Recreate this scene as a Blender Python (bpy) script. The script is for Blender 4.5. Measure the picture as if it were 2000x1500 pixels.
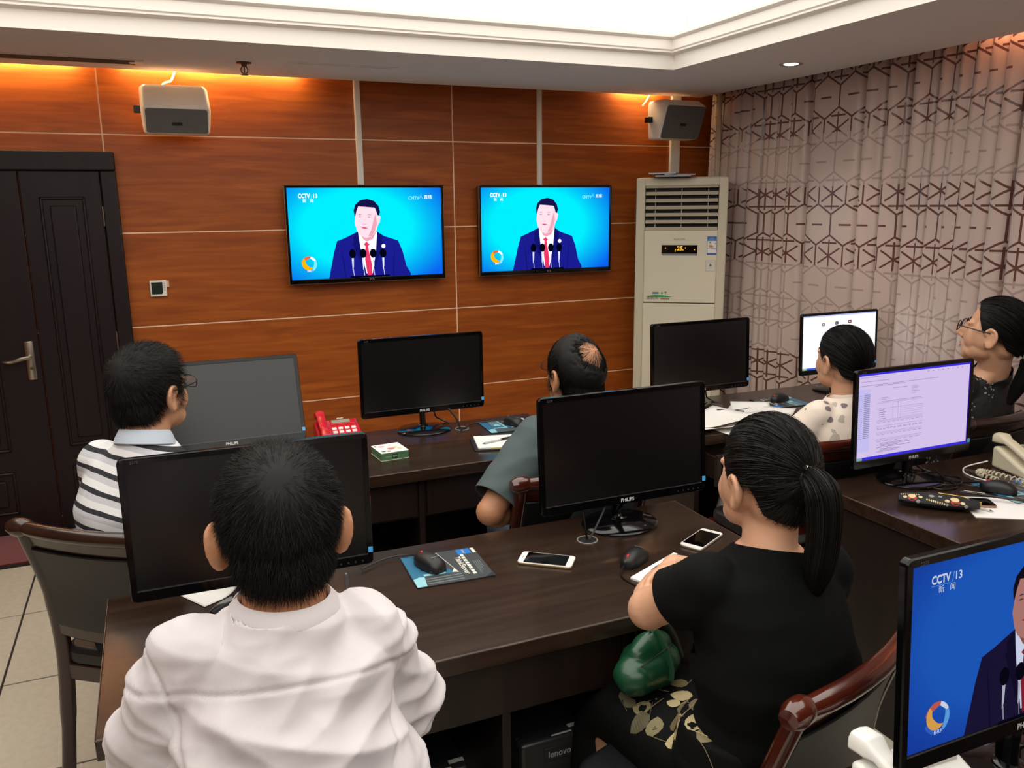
import bpy, bmesh, math, random
import numpy as np
from mathutils import Vector, Matrix, noise
from mathutils.bvhtree import BVHTree
random.seed(7); RNG = np.random.default_rng(11)
PI = math.pi
scene = bpy.context.scene
COL = scene.collection
for o in list(bpy.data.objects): bpy.data.objects.remove(o)

# ------------------------------------------------------------------ camera
def R3(ax, deg): return Matrix.Rotation(math.radians(deg), 3, ax)
cam_d = bpy.data.cameras.new('camera'); cam = bpy.data.objects.new('camera', cam_d); COL.objects.link(cam)
cam_d.sensor_width = 36.0; cam_d.lens = 36.0 * 1620.0 / 2000.0; cam_d.clip_start = 0.02
CAM_YAW, CAM_PITCH, CAM_ROLL, CAM_H = 23.3, 12.1, -0.6, 1.70
cam.matrix_world = (R3('Z', -CAM_YAW) @ R3('X', 90 - CAM_PITCH) @ R3('Z', CAM_ROLL)).to_4x4()
cam.location = (0, 0, CAM_H)
scene.camera = cam

# ------------------------------------------------------------------ world, exposure
w = bpy.data.worlds.new('world'); scene.world = w; w.use_nodes = True
w.node_tree.nodes['Background'].inputs[0].default_value = (0.9, 0.93, 1, 1)
w.node_tree.nodes['Background'].inputs[1].default_value = 0.05
vs = scene.view_settings
vs.view_transform = 'Standard'; vs.look = 'None'; vs.exposure = 0.0; vs.gamma = 1.0; vs.use_curve_mapping = False
CEIL_LIGHT = 2.6        # luminous tray ceiling
SLOT_LIGHT = 95.0       # lamp tubes hidden in the slot above the panelled wall

# ------------------------------------------------------------------ materials
def lin(c):
    if isinstance(c, str):
        c = [int(c[i:i+2], 16) / 255 for i in (0, 2, 4)]
    return tuple(v / 12.92 if v <= 0.04045 else ((v + 0.055) / 1.055) ** 2.4 for v in c)
MATS = {}
def mat(name, col, rough=0.5, metal=0.0, spec=0.5, bump=None, coat=0.0, sheen=0.0, var=None, emis=None, alpha=None, trans=0.0):
    """plain procedural material; bump=(scale,strength); var=(scale,colour2,amount,stretch xyz)"""
    if name in MATS: return MATS[name]
    m = bpy.data.materials.new(name); m.use_nodes = True; nt = m.node_tree; b = nt.nodes['Principled BSDF']
    c = lin(col) + (1,)
    b.inputs['Base Color'].default_value = c; b.inputs['Roughness'].default_value = rough
    b.inputs['Metallic'].default_value = metal; b.inputs['Specular IOR Level'].default_value = spec
    b.inputs['Coat Weight'].default_value = coat; b.inputs['Coat Roughness'].default_value = 0.08
    if sheen: b.inputs['Sheen Weight'].default_value = sheen
    if trans: b.inputs['Transmission Weight'].default_value = trans
    if alpha is not None: b.inputs['Alpha'].default_value = alpha
    if emis:
        b.inputs['Emission Color'].default_value = lin(emis[0]) + (1,); b.inputs['Emission Strength'].default_value = emis[1]
    tc = None
    def obj():
        nonlocal tc
        if tc is None: tc = nt.nodes.new('ShaderNodeTexCoord')
        return tc.outputs['Object']
    if var:
        mp = nt.nodes.new('ShaderNodeMapping'); mp.inputs['Scale'].default_value = var[3] if len(var) > 3 else (1, 1, 1)
        nt.links.new(obj(), mp.inputs[0])
        nz = nt.nodes.new('ShaderNodeTexNoise'); nz.inputs['Scale'].default_value = var[0]; nz.inputs['Detail'].default_value = 6
        nt.links.new(mp.outputs[0], nz.inputs['Vector'])
        rp = nt.nodes.new('ShaderNodeValToRGB'); rp.color_ramp.elements[0].position = 0.35; rp.color_ramp.elements[1].position = 0.68
        rp.color_ramp.elements[0].color = c
        c2 = lin(var[1]); rp.color_ramp.elements[1].color = tuple(a + (d - a) * var[2] for a, d in zip(c, c2 + (1,)))
        nt.links.new(nz.outputs['Fac'], rp.inputs[0]); nt.links.new(rp.outputs[0], b.inputs['Base Color'])
    if bump:
        nb = nt.nodes.new('ShaderNodeTexNoise'); nb.inputs['Scale'].default_value = bump[0]; nb.inputs['Detail'].default_value = 4
        nt.links.new(obj(), nb.inputs['Vector'])
        bp = nt.nodes.new('ShaderNodeBump'); bp.inputs['Strength'].default_value = bump[1]; bp.inputs['Distance'].default_value = 0.004
        nt.links.new(nb.outputs['Fac'], bp.inputs['Height']); nt.links.new(bp.outputs[0], b.inputs['Normal'])
    MATS[name] = m
    return m
def emit(name, col, s=1.0):
    if name in MATS: return MATS[name]
    m = bpy.data.materials.new(name); m.use_nodes = True; nt = m.node_tree; nt.nodes.clear()
    e = nt.nodes.new('ShaderNodeEmission'); o = nt.nodes.new('ShaderNodeOutputMaterial')
    e.inputs[0].default_value = lin(col) + (1,); e.inputs[1].default_value = s
    nt.links.new(e.outputs[0], o.inputs[0]); MATS[name] = m
    return m
def node_math(nt, op, a, b=None, c=None):
    n = nt.nodes.new('ShaderNodeMath'); n.operation = op
    for i, v in enumerate((a, b, c)):
        if v is None: continue
        if isinstance(v, (int, float)): n.inputs[i].default_value = v
        else: nt.links.new(v, n.inputs[i])
    return n.outputs[0]
def node_mix(nt, f, a, b):
    n = nt.nodes.new('ShaderNodeMix'); n.data_type = 'RGBA'
    if isinstance(f, (int, float)): n.inputs[0].default_value = f
    else: nt.links.new(f, n.inputs[0])
    for k, v in ((6, a), (7, b)):
        if isinstance(v, tuple): n.inputs[k].default_value = v if len(v) == 4 else v + (1,)
        else: nt.links.new(v, n.inputs[k])
    return n.outputs[2]

# ------------------------------------------------------------------ mesh building
class MB:
    def __init__(s): s.v = []; s.f = []; s.m = []
    def add(s, vs, fs, mi=0):
        o = len(s.v); s.v.extend(tuple(map(float, p)) for p in vs); s.f.extend(tuple(i + o for i in f) for f in fs); s.m.extend([mi] * len(fs)); return s
    def box(s, c, d, R=None, mi=0):
        hx, hy, hz = d[0] / 2, d[1] / 2, d[2] / 2
        pts = [Vector((x * hx, y * hy, z * hz)) for x in (-1, 1) for y in (-1, 1) for z in (-1, 1)]
        if R is not None: pts = [R @ p for p in pts]
        c = Vector(c)
        return s.add([c + p for p in pts], [(0, 1, 3, 2), (4, 6, 7, 5), (0, 4, 5, 1), (2, 3, 7, 6), (0, 2, 6, 4), (1, 5, 7, 3)], mi)
    def b2(s, a, b, mi=0):
        return s.box([(a[i] + b[i]) / 2 for i in range(3)], [abs(b[i] - a[i]) for i in range(3)], None, mi)
    def loft(s, rings, mi=0, cap=True, closed=False):
        n = len(rings[0]); vs = [p for r in rings for p in r]; fs = []
        K = len(rings) if closed else len(rings) - 1
        for k in range(K):
            a, b = k * n, ((k + 1) % len(rings)) * n
            for i in range(n):
                j = (i + 1) % n; fs.append((a + i, a + j, b + j, b + i))
        if cap and not closed:
            fs.append(tuple(range(n - 1, -1, -1))); fs.append(tuple((len(rings) - 1) * n + i for i in range(n)))
        return s.add(vs, fs, mi)
    def tube(s, pts, r, n=8, mi=0, closed=False, flat=None, cap=True):
        """sweep a circle (or ellipse flat=(ru,rv,upvector)) along pts; r scalar or list"""
        P = [Vector(p) for p in pts]; K = len(P)
        rs = [r] * K if not hasattr(r, '__len__') else list(r)
        rings = []; up = Vector(flat[2]) if flat else None; pu = None
        for k in range(K):
            if closed: t = P[(k + 1) % K] - P[k - 1]
            else: t = P[min(k + 1, K - 1)] - P[max(k - 1, 0)]
            t = t.normalized() if t.length > 1e-9 else Vector((0, 0, 1))
            if flat: u = up.cross(t)
            elif pu is None: u = t.cross(Vector((0.13, 0.31, 0.94)) if abs(t.z) < 0.95 else Vector((1, 0, 0)))
            else: u = pu - t * pu.dot(t)
            if u.length < 1e-6: u = t.orthogonal()
            u.normalize(); pu = u; v = t.cross(u)
            ru, rv = (flat[0] * rs[k], flat[1] * rs[k]) if flat else (rs[k], rs[k])
            rings.append([P[k] + u * math.cos(2 * PI * i / n) * ru + v * math.sin(2 * PI * i / n) * rv for i in range(n)])
        return s.loft(rings, mi, cap, closed)
    def cyl(s, p0, p1, r0, r1=None, n=16, mi=0): return s.tube([p0, p1], [r0, r0 if r1 is None else r1], n, mi)
    def lathe(s, prof, c=(0, 0, 0), n=24, mi=0, R=None, sx=1, sy=1):
        c = Vector(c); rings = []
        for r, z in prof:
            ring = []
            for i in range(n):
                p = Vector((max(r, 1e-5) * math.cos(2 * PI * i / n) * sx, max(r, 1e-5) * math.sin(2 * PI * i / n) * sy, z))
                ring.append(c + (R @ p if R is not None else p))
            rings.append(ring)
        return s.loft(rings, mi)
    def ell(s, c, r, R=None, n=16, mi=0):
        if not hasattr(r, '__len__'): r = (r, r, r)
        c = Vector(c); m = n // 2; vs = []; fs = []
        for k in range(m + 1):
            th = PI * (k + 0.0) / m
            th = min(max(th, 0.02), PI - 0.02)
            for i in range(n):
                ph = 2 * PI * i / n
                p = Vector((r[0] * math.sin(th) * math.cos(ph), r[1] * math.sin(th) * math.sin(ph), r[2] * math.cos(th)))
                vs.append(c + (R @ p if R is not None else p))
        for k in range(m):
            for i in range(n):
                j = (i + 1) % n; fs.append((k * n + i, (k + 1) * n + i, (k + 1) * n + j, k * n + j))
        fs.append(tuple(range(n))); fs.append(tuple(m * n + i for i in range(n - 1, -1, -1)))
        return s.add(vs, fs, mi)
    def cone(s, p0, p1, r0, r1, n=16):
        """rounded cone: spheres at the ends + frustum"""
        s.ell(p0, r0, None, n); s.ell(p1, r1, None, n); return s.tube([p0, p1], [r0, r1], n)
    def prism(s, outline, z0, z1, R=None, c=(0, 0, 0), mi=0):
        c = Vector(c); n = len(outline); vs = []
        for z in (z0, z1):
            for x, y in outline:
                p = Vector((x, y, z)); vs.append(c + (R @ p if R is not None else p))
        fs = [tuple(range(n - 1, -1, -1)), tuple(range(n, 2 * n))] + [(i, (i + 1) % n, n + (i + 1) % n, n + i) for i in range(n)]
        return s.add(vs, fs, mi)
    def mesh(s, name, org=(0, 0, 0)):
        me = bpy.data.meshes.new(name); o = Vector(org)
        me.from_pydata([Vector(p) - o for p in s.v], [], s.f); me.polygons.foreach_set('material_index', s.m)
        return me
    def build(s, name, mats, parent=None, loc=None, rz=None, bevel=0, smooth=True, ang=35, org=(0, 0, 0), seg=2):
        return link(name, s.mesh(name, org), mats, parent, loc, rz, bevel, smooth, ang, seg)
def link(name, me, mats, parent=None, loc=None, rz=None, bevel=0, smooth=True, ang=35, seg=2):
    if not isinstance(mats, (list, tuple)): mats = [mats]
    for m in mats: me.materials.append(m)
    if smooth:
        me.polygons.foreach_set('use_smooth', [True] * len(me.polygons))
        if ang: me.set_sharp_from_angle(angle=math.radians(ang))
    o = bpy.data.objects.new(name, me); COL.objects.link(o)
    if parent is not None: o.parent = parent
    if loc is not None: o.location = loc
    if rz is not None: o.rotation_euler = (0, 0, math.radians(rz))
    if bevel:
        b = o.modifiers.new('bevel', 'BEVEL'); b.width = bevel; b.segments = seg; b.limit_method = 'ANGLE'; b.angle_limit = math.radians(40); b.harden_normals = False
    return o
def thing(name, label, cat, loc=(0, 0, 0), rz=0, group=None, rot=None):
    o = bpy.data.objects.new(name, None); COL.objects.link(o); o.empty_display_size = 0.05
    o.location = loc; o.rotation_euler = rot if rot is not None else (0, 0, math.radians(rz))
    return tag(o, label, cat, group)
def tag(o, label=None, cat=None, group=None, kind=None):
    if label: o['label'] = label
    if cat: o['category'] = cat
    if group: o['group'] = group
    if kind: o['kind'] = kind
    return o
def struct(o): o['kind'] = 'structure'; return o
def copy_tree(o, parent=None):
    c = o.copy(); COL.objects.link(c)
    if parent is not None: c.parent = parent
    for ch in list(o.children):
        copy_tree(ch, c)
    return c
def text_mesh(txt, size=1.0, align='CENTER', bold=0.0, shear=0.0):
    cu = bpy.data.curves.new('t', 'FONT'); cu.body = txt; cu.size = size; cu.align_x = align; cu.align_y = 'CENTER'
    cu.offset = bold; cu.shear = shear; cu.resolution_u = 3
    ob = bpy.data.objects.new('t', cu); COL.objects.link(ob)
    dg = bpy.context.evaluated_depsgraph_get(); me = bpy.data.meshes.new_from_object(ob.evaluated_get(dg))
    vs = [tuple(v.co) for v in me.vertices]; fs = [tuple(p.vertices) for p in me.polygons]
    bpy.data.objects.remove(ob); bpy.data.curves.remove(cu); bpy.data.meshes.remove(me)
    return vs, fs
def put_text(mb, txt, c, ux, uy, size, mi=0, align='CENTER', bold=0.0, width=None, shear=0.0):
    """lay text on a plane through c spanned by ux, uy"""
    vs, fs = text_mesh(txt, size, align, bold, shear); c, ux, uy = Vector(c), Vector(ux), Vector(uy)
    k = 1.0
    if width and vs:
        xs = [v[0] for v in vs]; k = width / max(1e-6, max(xs) - min(xs))
    mb.add([c + ux * v[0] * k + uy * v[1] for v in vs], fs, mi)
def voxel(mb, size, iters=3, fac=0.5):
    me = mb.mesh('tmp'); ob = bpy.data.objects.new('tmp', me); COL.objects.link(ob)
    r = ob.modifiers.new('r', 'REMESH'); r.mode = 'VOXEL'; r.voxel_size = size; r.adaptivity = 0
    if iters:
        sm = ob.modifiers.new('s', 'SMOOTH'); sm.iterations = iters; sm.factor = fac
    dg = bpy.context.evaluated_depsgraph_get(); out = bpy.data.meshes.new_from_object(ob.evaluated_get(dg))
    bpy.data.objects.remove(ob); bpy.data.meshes.remove(me)
    return out
def get_co(me):
    a = np.empty(len(me.vertices) * 3); me.vertices.foreach_get('co', a); return a.reshape(-1, 3)
def set_co(me, a): me.vertices.foreach_set('co', np.ascontiguousarray(a, float).ravel()); me.update()
def get_no(me):
    a = np.empty(len(me.vertices) * 3); me.vertex_normals.foreach_get('vector', a); return a.reshape(-1, 3)
def smoothpath(pts, n=6):
    """Catmull-Rom through pts"""
    P = [Vector(p) for p in pts]; out = []
    for i in range(len(P) - 1):
        p0, p1, p2, p3 = P[max(i - 1, 0)], P[i], P[i + 1], P[min(i + 2, len(P) - 1)]
        for k in range(n):
            t = k / n
            out.append(0.5 * ((2 * p1) + (p2 - p0) * t + (2 * p0 - 5 * p1 + 4 * p2 - p3) * t * t + (3 * p1 - p0 - 3 * p2 + p3) * t ** 3))
    out.append(P[-1]); return out
def rrect(w, h, r, n=4):
    pts = []
    for cx, cy, a0 in ((w/2-r, h/2-r, 0), (-w/2+r, h/2-r, 90), (-w/2+r, -h/2+r, 180), (w/2-r, -h/2+r, 270)):
        for k in range(n + 1):
            a = math.radians(a0 + 90 * k / n); pts.append((cx + r * math.cos(a), cy + r * math.sin(a)))
    return pts

# ================================================================== THE ROOM
WALL_Y, CEIL_Z = 4.90, 2.39
XL, XR, YB = -2.2, 3.68, -2.6
TX0, TX1, TY0, TY1 = -1.5, 2.60, -1.6, 3.86        # tray opening in the soffit

def wood_panel_mat():
    m = bpy.data.materials.new('cherry_laminate'); m.use_nodes = True; nt = m.node_tree; b = nt.nodes['Principled BSDF']
    tc = nt.nodes.new('ShaderNodeTexCoord'); mp = nt.nodes.new('ShaderNodeMapping'); mp.inputs['Scale'].default_value = (0.7, 1, 9)
    oi = nt.nodes.new('ShaderNodeObjectInfo')
    av = nt.nodes.new('ShaderNodeVectorMath'); av.operation = 'ADD'
    nt.links.new(tc.outputs['Object'], av.inputs[0])
    mul = nt.nodes.new('ShaderNodeVectorMath'); mul.operation = 'SCALE'; mul.inputs[0].default_value = (7, 3, 5)
    nt.links.new(oi.outputs['Random'], mul.inputs['Scale']); nt.links.new(mul.outputs[0], av.inputs[1])
    nt.links.new(av.outputs[0], mp.inputs[0])
    nz = nt.nodes.new('ShaderNodeTexNoise'); nz.inputs['Scale'].default_value = 3.2; nz.inputs['Detail'].default_value = 7; nz.inputs['Distortion'].default_value = 0.8
    nt.links.new(mp.outputs[0], nz.inputs['Vector'])
    rp = nt.nodes.new('ShaderNodeValToRGB'); e = rp.color_ramp.elements
    e[0].position, e[0].color = 0.30, lin('8a4214') + (1,)
    e[1].position, e[1].color = 0.72, lin('b05f20') + (1,)
    k = e.new(0.5); k.color = lin('9c4f18') + (1,)
    nt.links.new(nz.outputs['Fac'], rp.inputs[0]); nt.links.new(rp.outputs[0], b.inputs['Base Color'])
    b.inputs['Roughness'].default_value = 0.42; b.inputs['Specular IOR Level'].default_value = 0.35
    return m
M_PANEL = wood_panel_mat()
M_SEAM = mat('seam_strip', 'ffdcb8', 0.4)
M_PAINT = mat('ceiling_paint', 'e4dedd', 0.9, spec=0.2, bump=(60, 0.03))
M_MOULD = mat('plaster_moulding', 'efe9e2', 0.8, spec=0.2)
M_LUM = emit('luminous_ceiling', 'fffaf0', CEIL_LIGHT)
M_SLOTLAMP = emit('slot_lamp', 'ffd9a0', SLOT_LIGHT)
M_WHITE = mat('white_plastic', 'e9e6df', 0.45)
M_DARK = mat('black_plastic', '0d0d0f', 0.35)
M_GLOSS = mat('gloss_black_plastic', '07070a', 0.10, spec=0.5)
M_STEEL = mat('brushed_steel', 'b9b2a6', 0.32, 1.0)
M_CHROME = mat('chrome', 'c8c8c8', 0.12, 1.0)
M_DOOR = mat('dark_door_wood', '180f12', 0.42, spec=0.3, var=(5, '211416', 0.9, (3, 3, 0.3)))
M_DESK = mat('dark_walnut_top', '281b14', 0.21, spec=0.45, var=(6, '34251c', 1.0, (0.6, 7, 7)), bump=(220, 0.03))
M_DESKP = mat('dark_walnut_panel', '1b110e', 0.42, spec=0.4, var=(6, '241712', 1.0, (5, 5, 0.5)))
M_EDGE = mat('worn_highlight_edge', '705a4b', 0.5, var=(14, '37271f', 1.0, (1, 3, 3)))  # lighter brown for edge wear, with the edge highlight painted in

# floor: grout bed and separate tiles
fb = MB(); fb.b2((XL, YB, -0.06), (XR + 0.3, WALL_Y + 0.15, -0.004))
floor = struct(fb.build('floor', mat('floor_grout', '2b2522', 0.9), smooth=False))
M_TILE = mat('cream_floor_tile', 'c9c2b2', 0.28, spec=0.5, var=(40, 'bdb5a3', 0.7), bump=(120, 0.03))
tb = MB(); tb.box((0, 0, -0.004), (0.591, 0.591, 0.008)); tme = tb.mesh('tile'); tme.materials.append(M_TILE)
nx0 = -0.642
for i in range(-3, 8):
    for j in range(-10, 4):
        cx, cy = nx0 + 0.3 + 0.6 * i, 3.262 - 0.3 + 0.6 * j + 0.6
        if cx - 0.3 < XL or cx + 0.3 > XR + 0.35 or cy + 0.3 > WALL_Y + 0.25 or cy - 0.3 < YB: continue
        t = bpy.data.objects.new('floor_tile', tme); COL.objects.link(t); t.parent = floor; t.location = (cx, cy, 0)

# panelled front wall
wb = MB(); wb.b2((XL, WALL_Y + 0.003, 0), (XR + 0.3, WALL_Y + 0.16, 3.0))
wall_front = struct(wb.build('wall_front', M_SEAM, smooth=False))
pxs = [XL, -0.165, 1.740, XR + 0.02]; pzs = [0.0, 0.075, 0.577, 1.079, 1.581, 2.083, 2.75]
for i in range(3):
    for j in range(6):
        g = 0.0035
        p = MB(); a, b_ = (pxs[i] + g, WALL_Y, pzs[j] + g), (pxs[i + 1] - g, WALL_Y + 0.011, pzs[j + 1] - g)
        p.box((0, 0, 0), [b_[k] - a[k] for k in range(3)])
        p.build('wood_panel', M_PANEL, wall_front, loc=[(a[k] + b_[k]) / 2 for k in range(3)], bevel=0.0015, smooth=False)
# other walls (out of view)
M_WALL = mat('dark_wood_wall', '6e3a1c', 0.6, var=(4, '84481f', 0.8, (1, 1, 8)))
for nm, a, b_ in (('wall_left', (XL - 0.12, YB, 0), (XL, WALL_Y + 0.1, 3.0)), ('wall_back', (XL - 0.12, YB - 0.12, 0), (XR + 0.3, YB, 3.0)), ('wall_right', (XR + 0.16, YB, 0), (XR + 0.3, WALL_Y + 0.1, 3.0))):
    q = MB(); q.b2(a, b_); struct(q.build(nm, M_WALL, smooth=False))

# ceiling: soffit ring with tray, light slot along the panelled wall and curtain pocket on the right
SLY, SLX = 4.79, 3.44
c = MB()
c.b2((XL, TY1, CEIL_Z), (SLX, SLY, CEIL_Z + 0.05)); c.b2((XL, YB, CEIL_Z), (SLX, TY0, CEIL_Z + 0.05))
c.b2((XL, TY0, CEIL_Z), (TX0, TY1, CEIL_Z + 0.05)); c.b2((TX1, TY0, CEIL_Z), (SLX, TY1, CEIL_Z + 0.05))
c.b2((XL, SLY - 0.012, CEIL_Z), (SLX, SLY, CEIL_Z + 0.2)); c.b2((SLX - 0.012, YB, CEIL_Z), (SLX, SLY, CEIL_Z + 0.2))
c.b2((XL - 0.1, YB - 0.1, 2.90), (XR + 0.3, WALL_Y + 0.15, 2.95))
ceiling = struct(c.build('ceiling', M_PAINT, smooth=False))
def frame_ring(name, prof, m):
    """mitred moulding swept round the tray opening; prof = (inset towards the tray centre, z)"""
    mb = MB(); rings = []
    for cx, cy, sx, sy in ((TX0, TY0, 1, 1), (TX1, TY0, -1, 1), (TX1, TY1, -1, -1), (TX0, TY1, 1, -1)):
        rings.append([(cx + sx * i, cy + sy * i, z) for i, z in prof])
    mb.loft(rings, 0, False, True)
    return mb.build(name, m, ceiling, ang=30)
frame_ring('cornice', [(-0.05, 2.42), (-0.004, 2.386), (0.004, 2.386), (0.004, 2.455), (0.018, 2.462), (0.034, 2.464), (0.034, 2.472), (0.040, 2.478), (0.040, 2.522), (0.052, 2.528), (0.058, 2.534), (0.058, 2.548), (-0.02, 2.548), (-0.06, 2.60)], M_MOULD)
wl = MB(); wl.b2((TX0 - 0.25, TY0 - 0.25, 2.72), (TX1 + 0.25, TY1 + 0.25, 2.74))
wl.build('luminous_panel', M_LUM, ceiling, smooth=False)
cw = MB()
for a, b_ in (((TX0 - 0.27, TY0 - 0.27, 2.44), (TX0 - 0.25, TY1 + 0.27, 2.9)), ((TX1 + 0.25, TY0 - 0.27, 2.44), (TX1 + 0.27, TY1 + 0.27, 2.9)),
              ((TX0 - 0.27, TY0 - 0.27, 2.44), (TX1 + 0.27, TY0 - 0.25, 2.9)), ((TX0 - 0.27, TY1 + 0.25, 2.44), (TX1 + 0.27, TY1 + 0.27, 2.9))): cw.b2(a, b_)
cw.build('tray_upstand', M_PAINT, ceiling, smooth=False)
# lamp tubes in the wall slot and curtain pocket
for i, (x0, x1) in enumerate(((-1.35, -0.25), (-0.05, 0.85), (2.86, 3.16))):
    t = MB(); t.cyl((x0, 4.862, 2.434), (x1, 4.862, 2.434), 0.010, n=10)
    o = t.build('tube_lamp', M_SLOTLAMP)
    tag(o, ['tube lamp hidden in the ceiling slot above the door', 'tube lamp hidden in the ceiling slot above the left wall speaker', 'short tube lamp hidden in the ceiling slot above the right wall speaker'][i], 'lamp', 'slot lamps')
t = MB(); t.cyl((3.462, 0.6, 2.47), (3.462, 2.75, 2.47), 0.008, n=10)
tag(t.build('tube_lamp', emit('pocket_lamp', 'ffb080', 30.0)), 'tube lamp hidden in the curtain pocket at the right', 'lamp')

# soffit fittings
def downlight(x, y, label, on=7.0):
    d = thing('downlight', label, 'ceiling light', (x, y, CEIL_Z))
    m = MB(); m.lathe([(0.038, -0.001), (0.055, -0.004), (0.058, -0.001), (0.058, 0.0), (0.040, 0.0)], n=32); m.build('trim_ring', M_STEEL, d)
    m = MB(); m.lathe([(0.0, -0.006), (0.02, -0.006), (0.036, -0.002), (0.036, 0.0), (0.0, 0.0)], n=32); m.build('lamp_lens', emit('lens_on', 'fff6e8', on), d)
    l = bpy.data.lights.new('downlight_lamp', 'SPOT'); l.energy = 14; l.spot_size = math.radians(95); l.spot_blend = 0.9; l.shadow_soft_size = 0.04; l.color = (1, 0.93, 0.84)
    lo = bpy.data.objects.new('downlight_lamp', l); COL.objects.link(lo); lo.parent = d; lo.location = (0, 0, -0.02)
    return d
downlight(3.073, 3.518, 'round recessed downlight glowing in the soffit by the curtain')
v = thing('air_vent', 'long narrow slot air vent in the soffit above the door', 'vent', (-0.55, 4.55, CEIL_Z), 0)
m = MB(); m.b2((-0.85, -0.075, -0.004), (0.57, -0.060, 0.004)); m.b2((-0.85, 0.062, -0.004), (0.57, 0.075, 0.004)); m.build('vent_frame', M_PAINT, v, smooth=False)
m = MB(); m.b2((-0.85, -0.06, -0.0035), (0.57, 0.062, 0.002)); m.build('vent_slot', mat('vent_dark', '3a332a', 0.7), v, smooth=False)
for k in range(3):
    m = MB(); m.b2((-0.85, -0.040 + 0.035 * k, -0.007), (0.55, -0.034 + 0.035 * k, 0)); m.build('vent_blade', mat('vent_blade', '7d7160', 0.5), v, smooth=False)
m = MB(); m.b2((0.57, -0.075, -0.010), (0.61, 0.075, 0.002)); m.b2((0.545, -0.02, -0.006), (0.572, 0.02, 0)); m.build('end_cap', M_WHITE, v, smooth=False)
s = thing('fire_sprinkler', 'small pendent fire sprinkler under the soffit above the wall speaker', 'sprinkler', (0.503, 4.393, CEIL_Z))
m = MB(); m.lathe([(0.036, 0), (0.036, -0.004), (0.014, -0.008), (0.012, -0.02), (0.0, -0.02)], n=20); m.build('escutcheon', mat('sprinkler_metal', '6b625c', 0.4, 1), s)
m = MB()
for sx in (-1, 1): m.tube([(sx * 0.008, 0, -0.018), (sx * 0.016, 0, -0.03), (sx * 0.014, 0, -0.045), (0, 0, -0.055)], 0.003, 6)
m.cyl((0, 0, -0.02), (0, 0, -0.05), 0.003, n=8); m.lathe([(0.0, -0.058), (0.018, -0.058), (0.018, -0.055), (0.0, -0.055)], n=16); m.build('sprinkler_frame', MATS['sprinkler_metal'], s)
a = thing('access_panel', 'flush square access hatch in the soffit between sprinkler and televisions', 'hatch', (0.97, 4.46, CEIL_Z))
m = MB(); m.b2((-0.27, -0.17, -0.002), (0.27, 0.17, 0.001)); m.build('hatch_frame', M_PAINT, a, smooth=False)
m = MB(); m.b2((-0.24, -0.14, -0.004), (0.24, 0.14, 0.001)); m.build('hatch_lid', M_PAINT, a, smooth=False)

# ------------------------------------------------------------------ double door
DX = -0.12
d = thing('door_1', 'dark wooden double door with raised panels and lever handle', 'door', (0, WALL_Y, 0)); struct(d); del d['category']
m = MB(); m.b2((DX - 0.075, -0.055, 0), (DX, 0.0, 1.898)); m.b2((DX - 1.75, -0.055, 1.90), (DX, 0.0, 1.995)); m.b2((DX - 1.75, -0.055, 0), (DX - 1.68, 0, 1.898)); m.build('door_frame', M_DOOR, d, bevel=0.006)
def leaf(x0, x1, nm):
    m = MB(); m.b2((x0 + 0.003, -0.032, 0.012), (x1 - 0.003, -0.002, 1.898)); lf = m.build(nm, M_DOOR, d, bevel=0.003)
    cx, wd = (x0 + x1) / 2, (x1 - x0)
    pw = wd * 0.56
    for z0, z1 in ((0.13, 0.36), (0.47, 1.77)):
        m = MB()
        for k, (ins, dep) in enumerate(((0, 0.012), (0.022, 0.004), (0.045, 0.014))):
            x_0, x_1, za, zb = cx - pw / 2 + ins, cx + pw / 2 - ins, z0 + ins, z1 - ins
            if k == 0:
                for q in (((x_0, za), (x_0 + 0.014, zb)), ((x_1 - 0.014, za), (x_1, zb)), ((x_0, za), (x_1, za + 0.014)), ((x_0, zb - 0.014), (x_1, zb))):
                    m.b2((q[0][0], -0.032 - dep, q[0][1]), (q[1][0], -0.03, q[1][1]))
            elif k == 2: m.b2((x_0, -0.032 - dep, za), (x_1, -0.03, zb))
        m.build('raised_panel', M_DOOR, lf, bevel=0.005)
    return lf
leaf(-0.565, DX - 0.075, 'door_leaf'); lf = leaf(-1.42, -0.565, 'door_leaf'); leaf(-1.80, -1.42, 'door_leaf')
h = MB(); h.lathe([(0.021, -0.10), (0.023, -0.095), (0.023, 0.095), (0.021, 0.10)], (-0.615, -0.032, 0.945), n=16, sy=0.5); hd = h.build('lock_plate', M_STEEL, lf)
h = MB(); h.cyl((-0.615, -0.035, 0.965), (-0.615, -0.075, 0.965), 0.010, n=12)
h.tube(smoothpath([(-0.612, -0.075, 0.967), (-0.65, -0.079, 0.962), (-0.70, -0.076, 0.947), (-0.735, -0.070, 0.952)], 5), [0.011] * 8 + [0.009] * 5 + [0.007, 0.005, 0.003], 10)
h.build('lever_handle', M_STEEL, hd)
h = MB(); h.cyl((-0.612, -0.04, 0.905), (-0.612, -0.047, 0.905), 0.008, n=12); h.build('keyhole', mat('keyhole_brass', '6a5f50', 0.4, 1), hd)
for z in (0.25, 1.02, 1.67):
    h = MB(); h.cyl((DX - 0.078, -0.04, z - 0.05), (DX - 0.078, -0.04, z + 0.05), 0.006, n=10); h.build('hinge', M_STEEL, d)
mt = MB(); mt.prism(rrect(1.75, 0.46, 0.02), 0.001, 0.012)
dm = thing('door_mat', 'dark red floor mat lying in front of the double door', 'mat', (-1.40, 4.66, 0))
mt.build('mat_rubber', mat('mat_rubber', '1c0d0e', 0.8), dm); m = MB(); m.prism(rrect(1.71, 0.42, 0.02), 0.012, 0.017); m.build('mat_pile', mat('mat_pile', '6d161d', 0.95, bump=(400, 0.4), sheen=0.3), dm)

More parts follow.
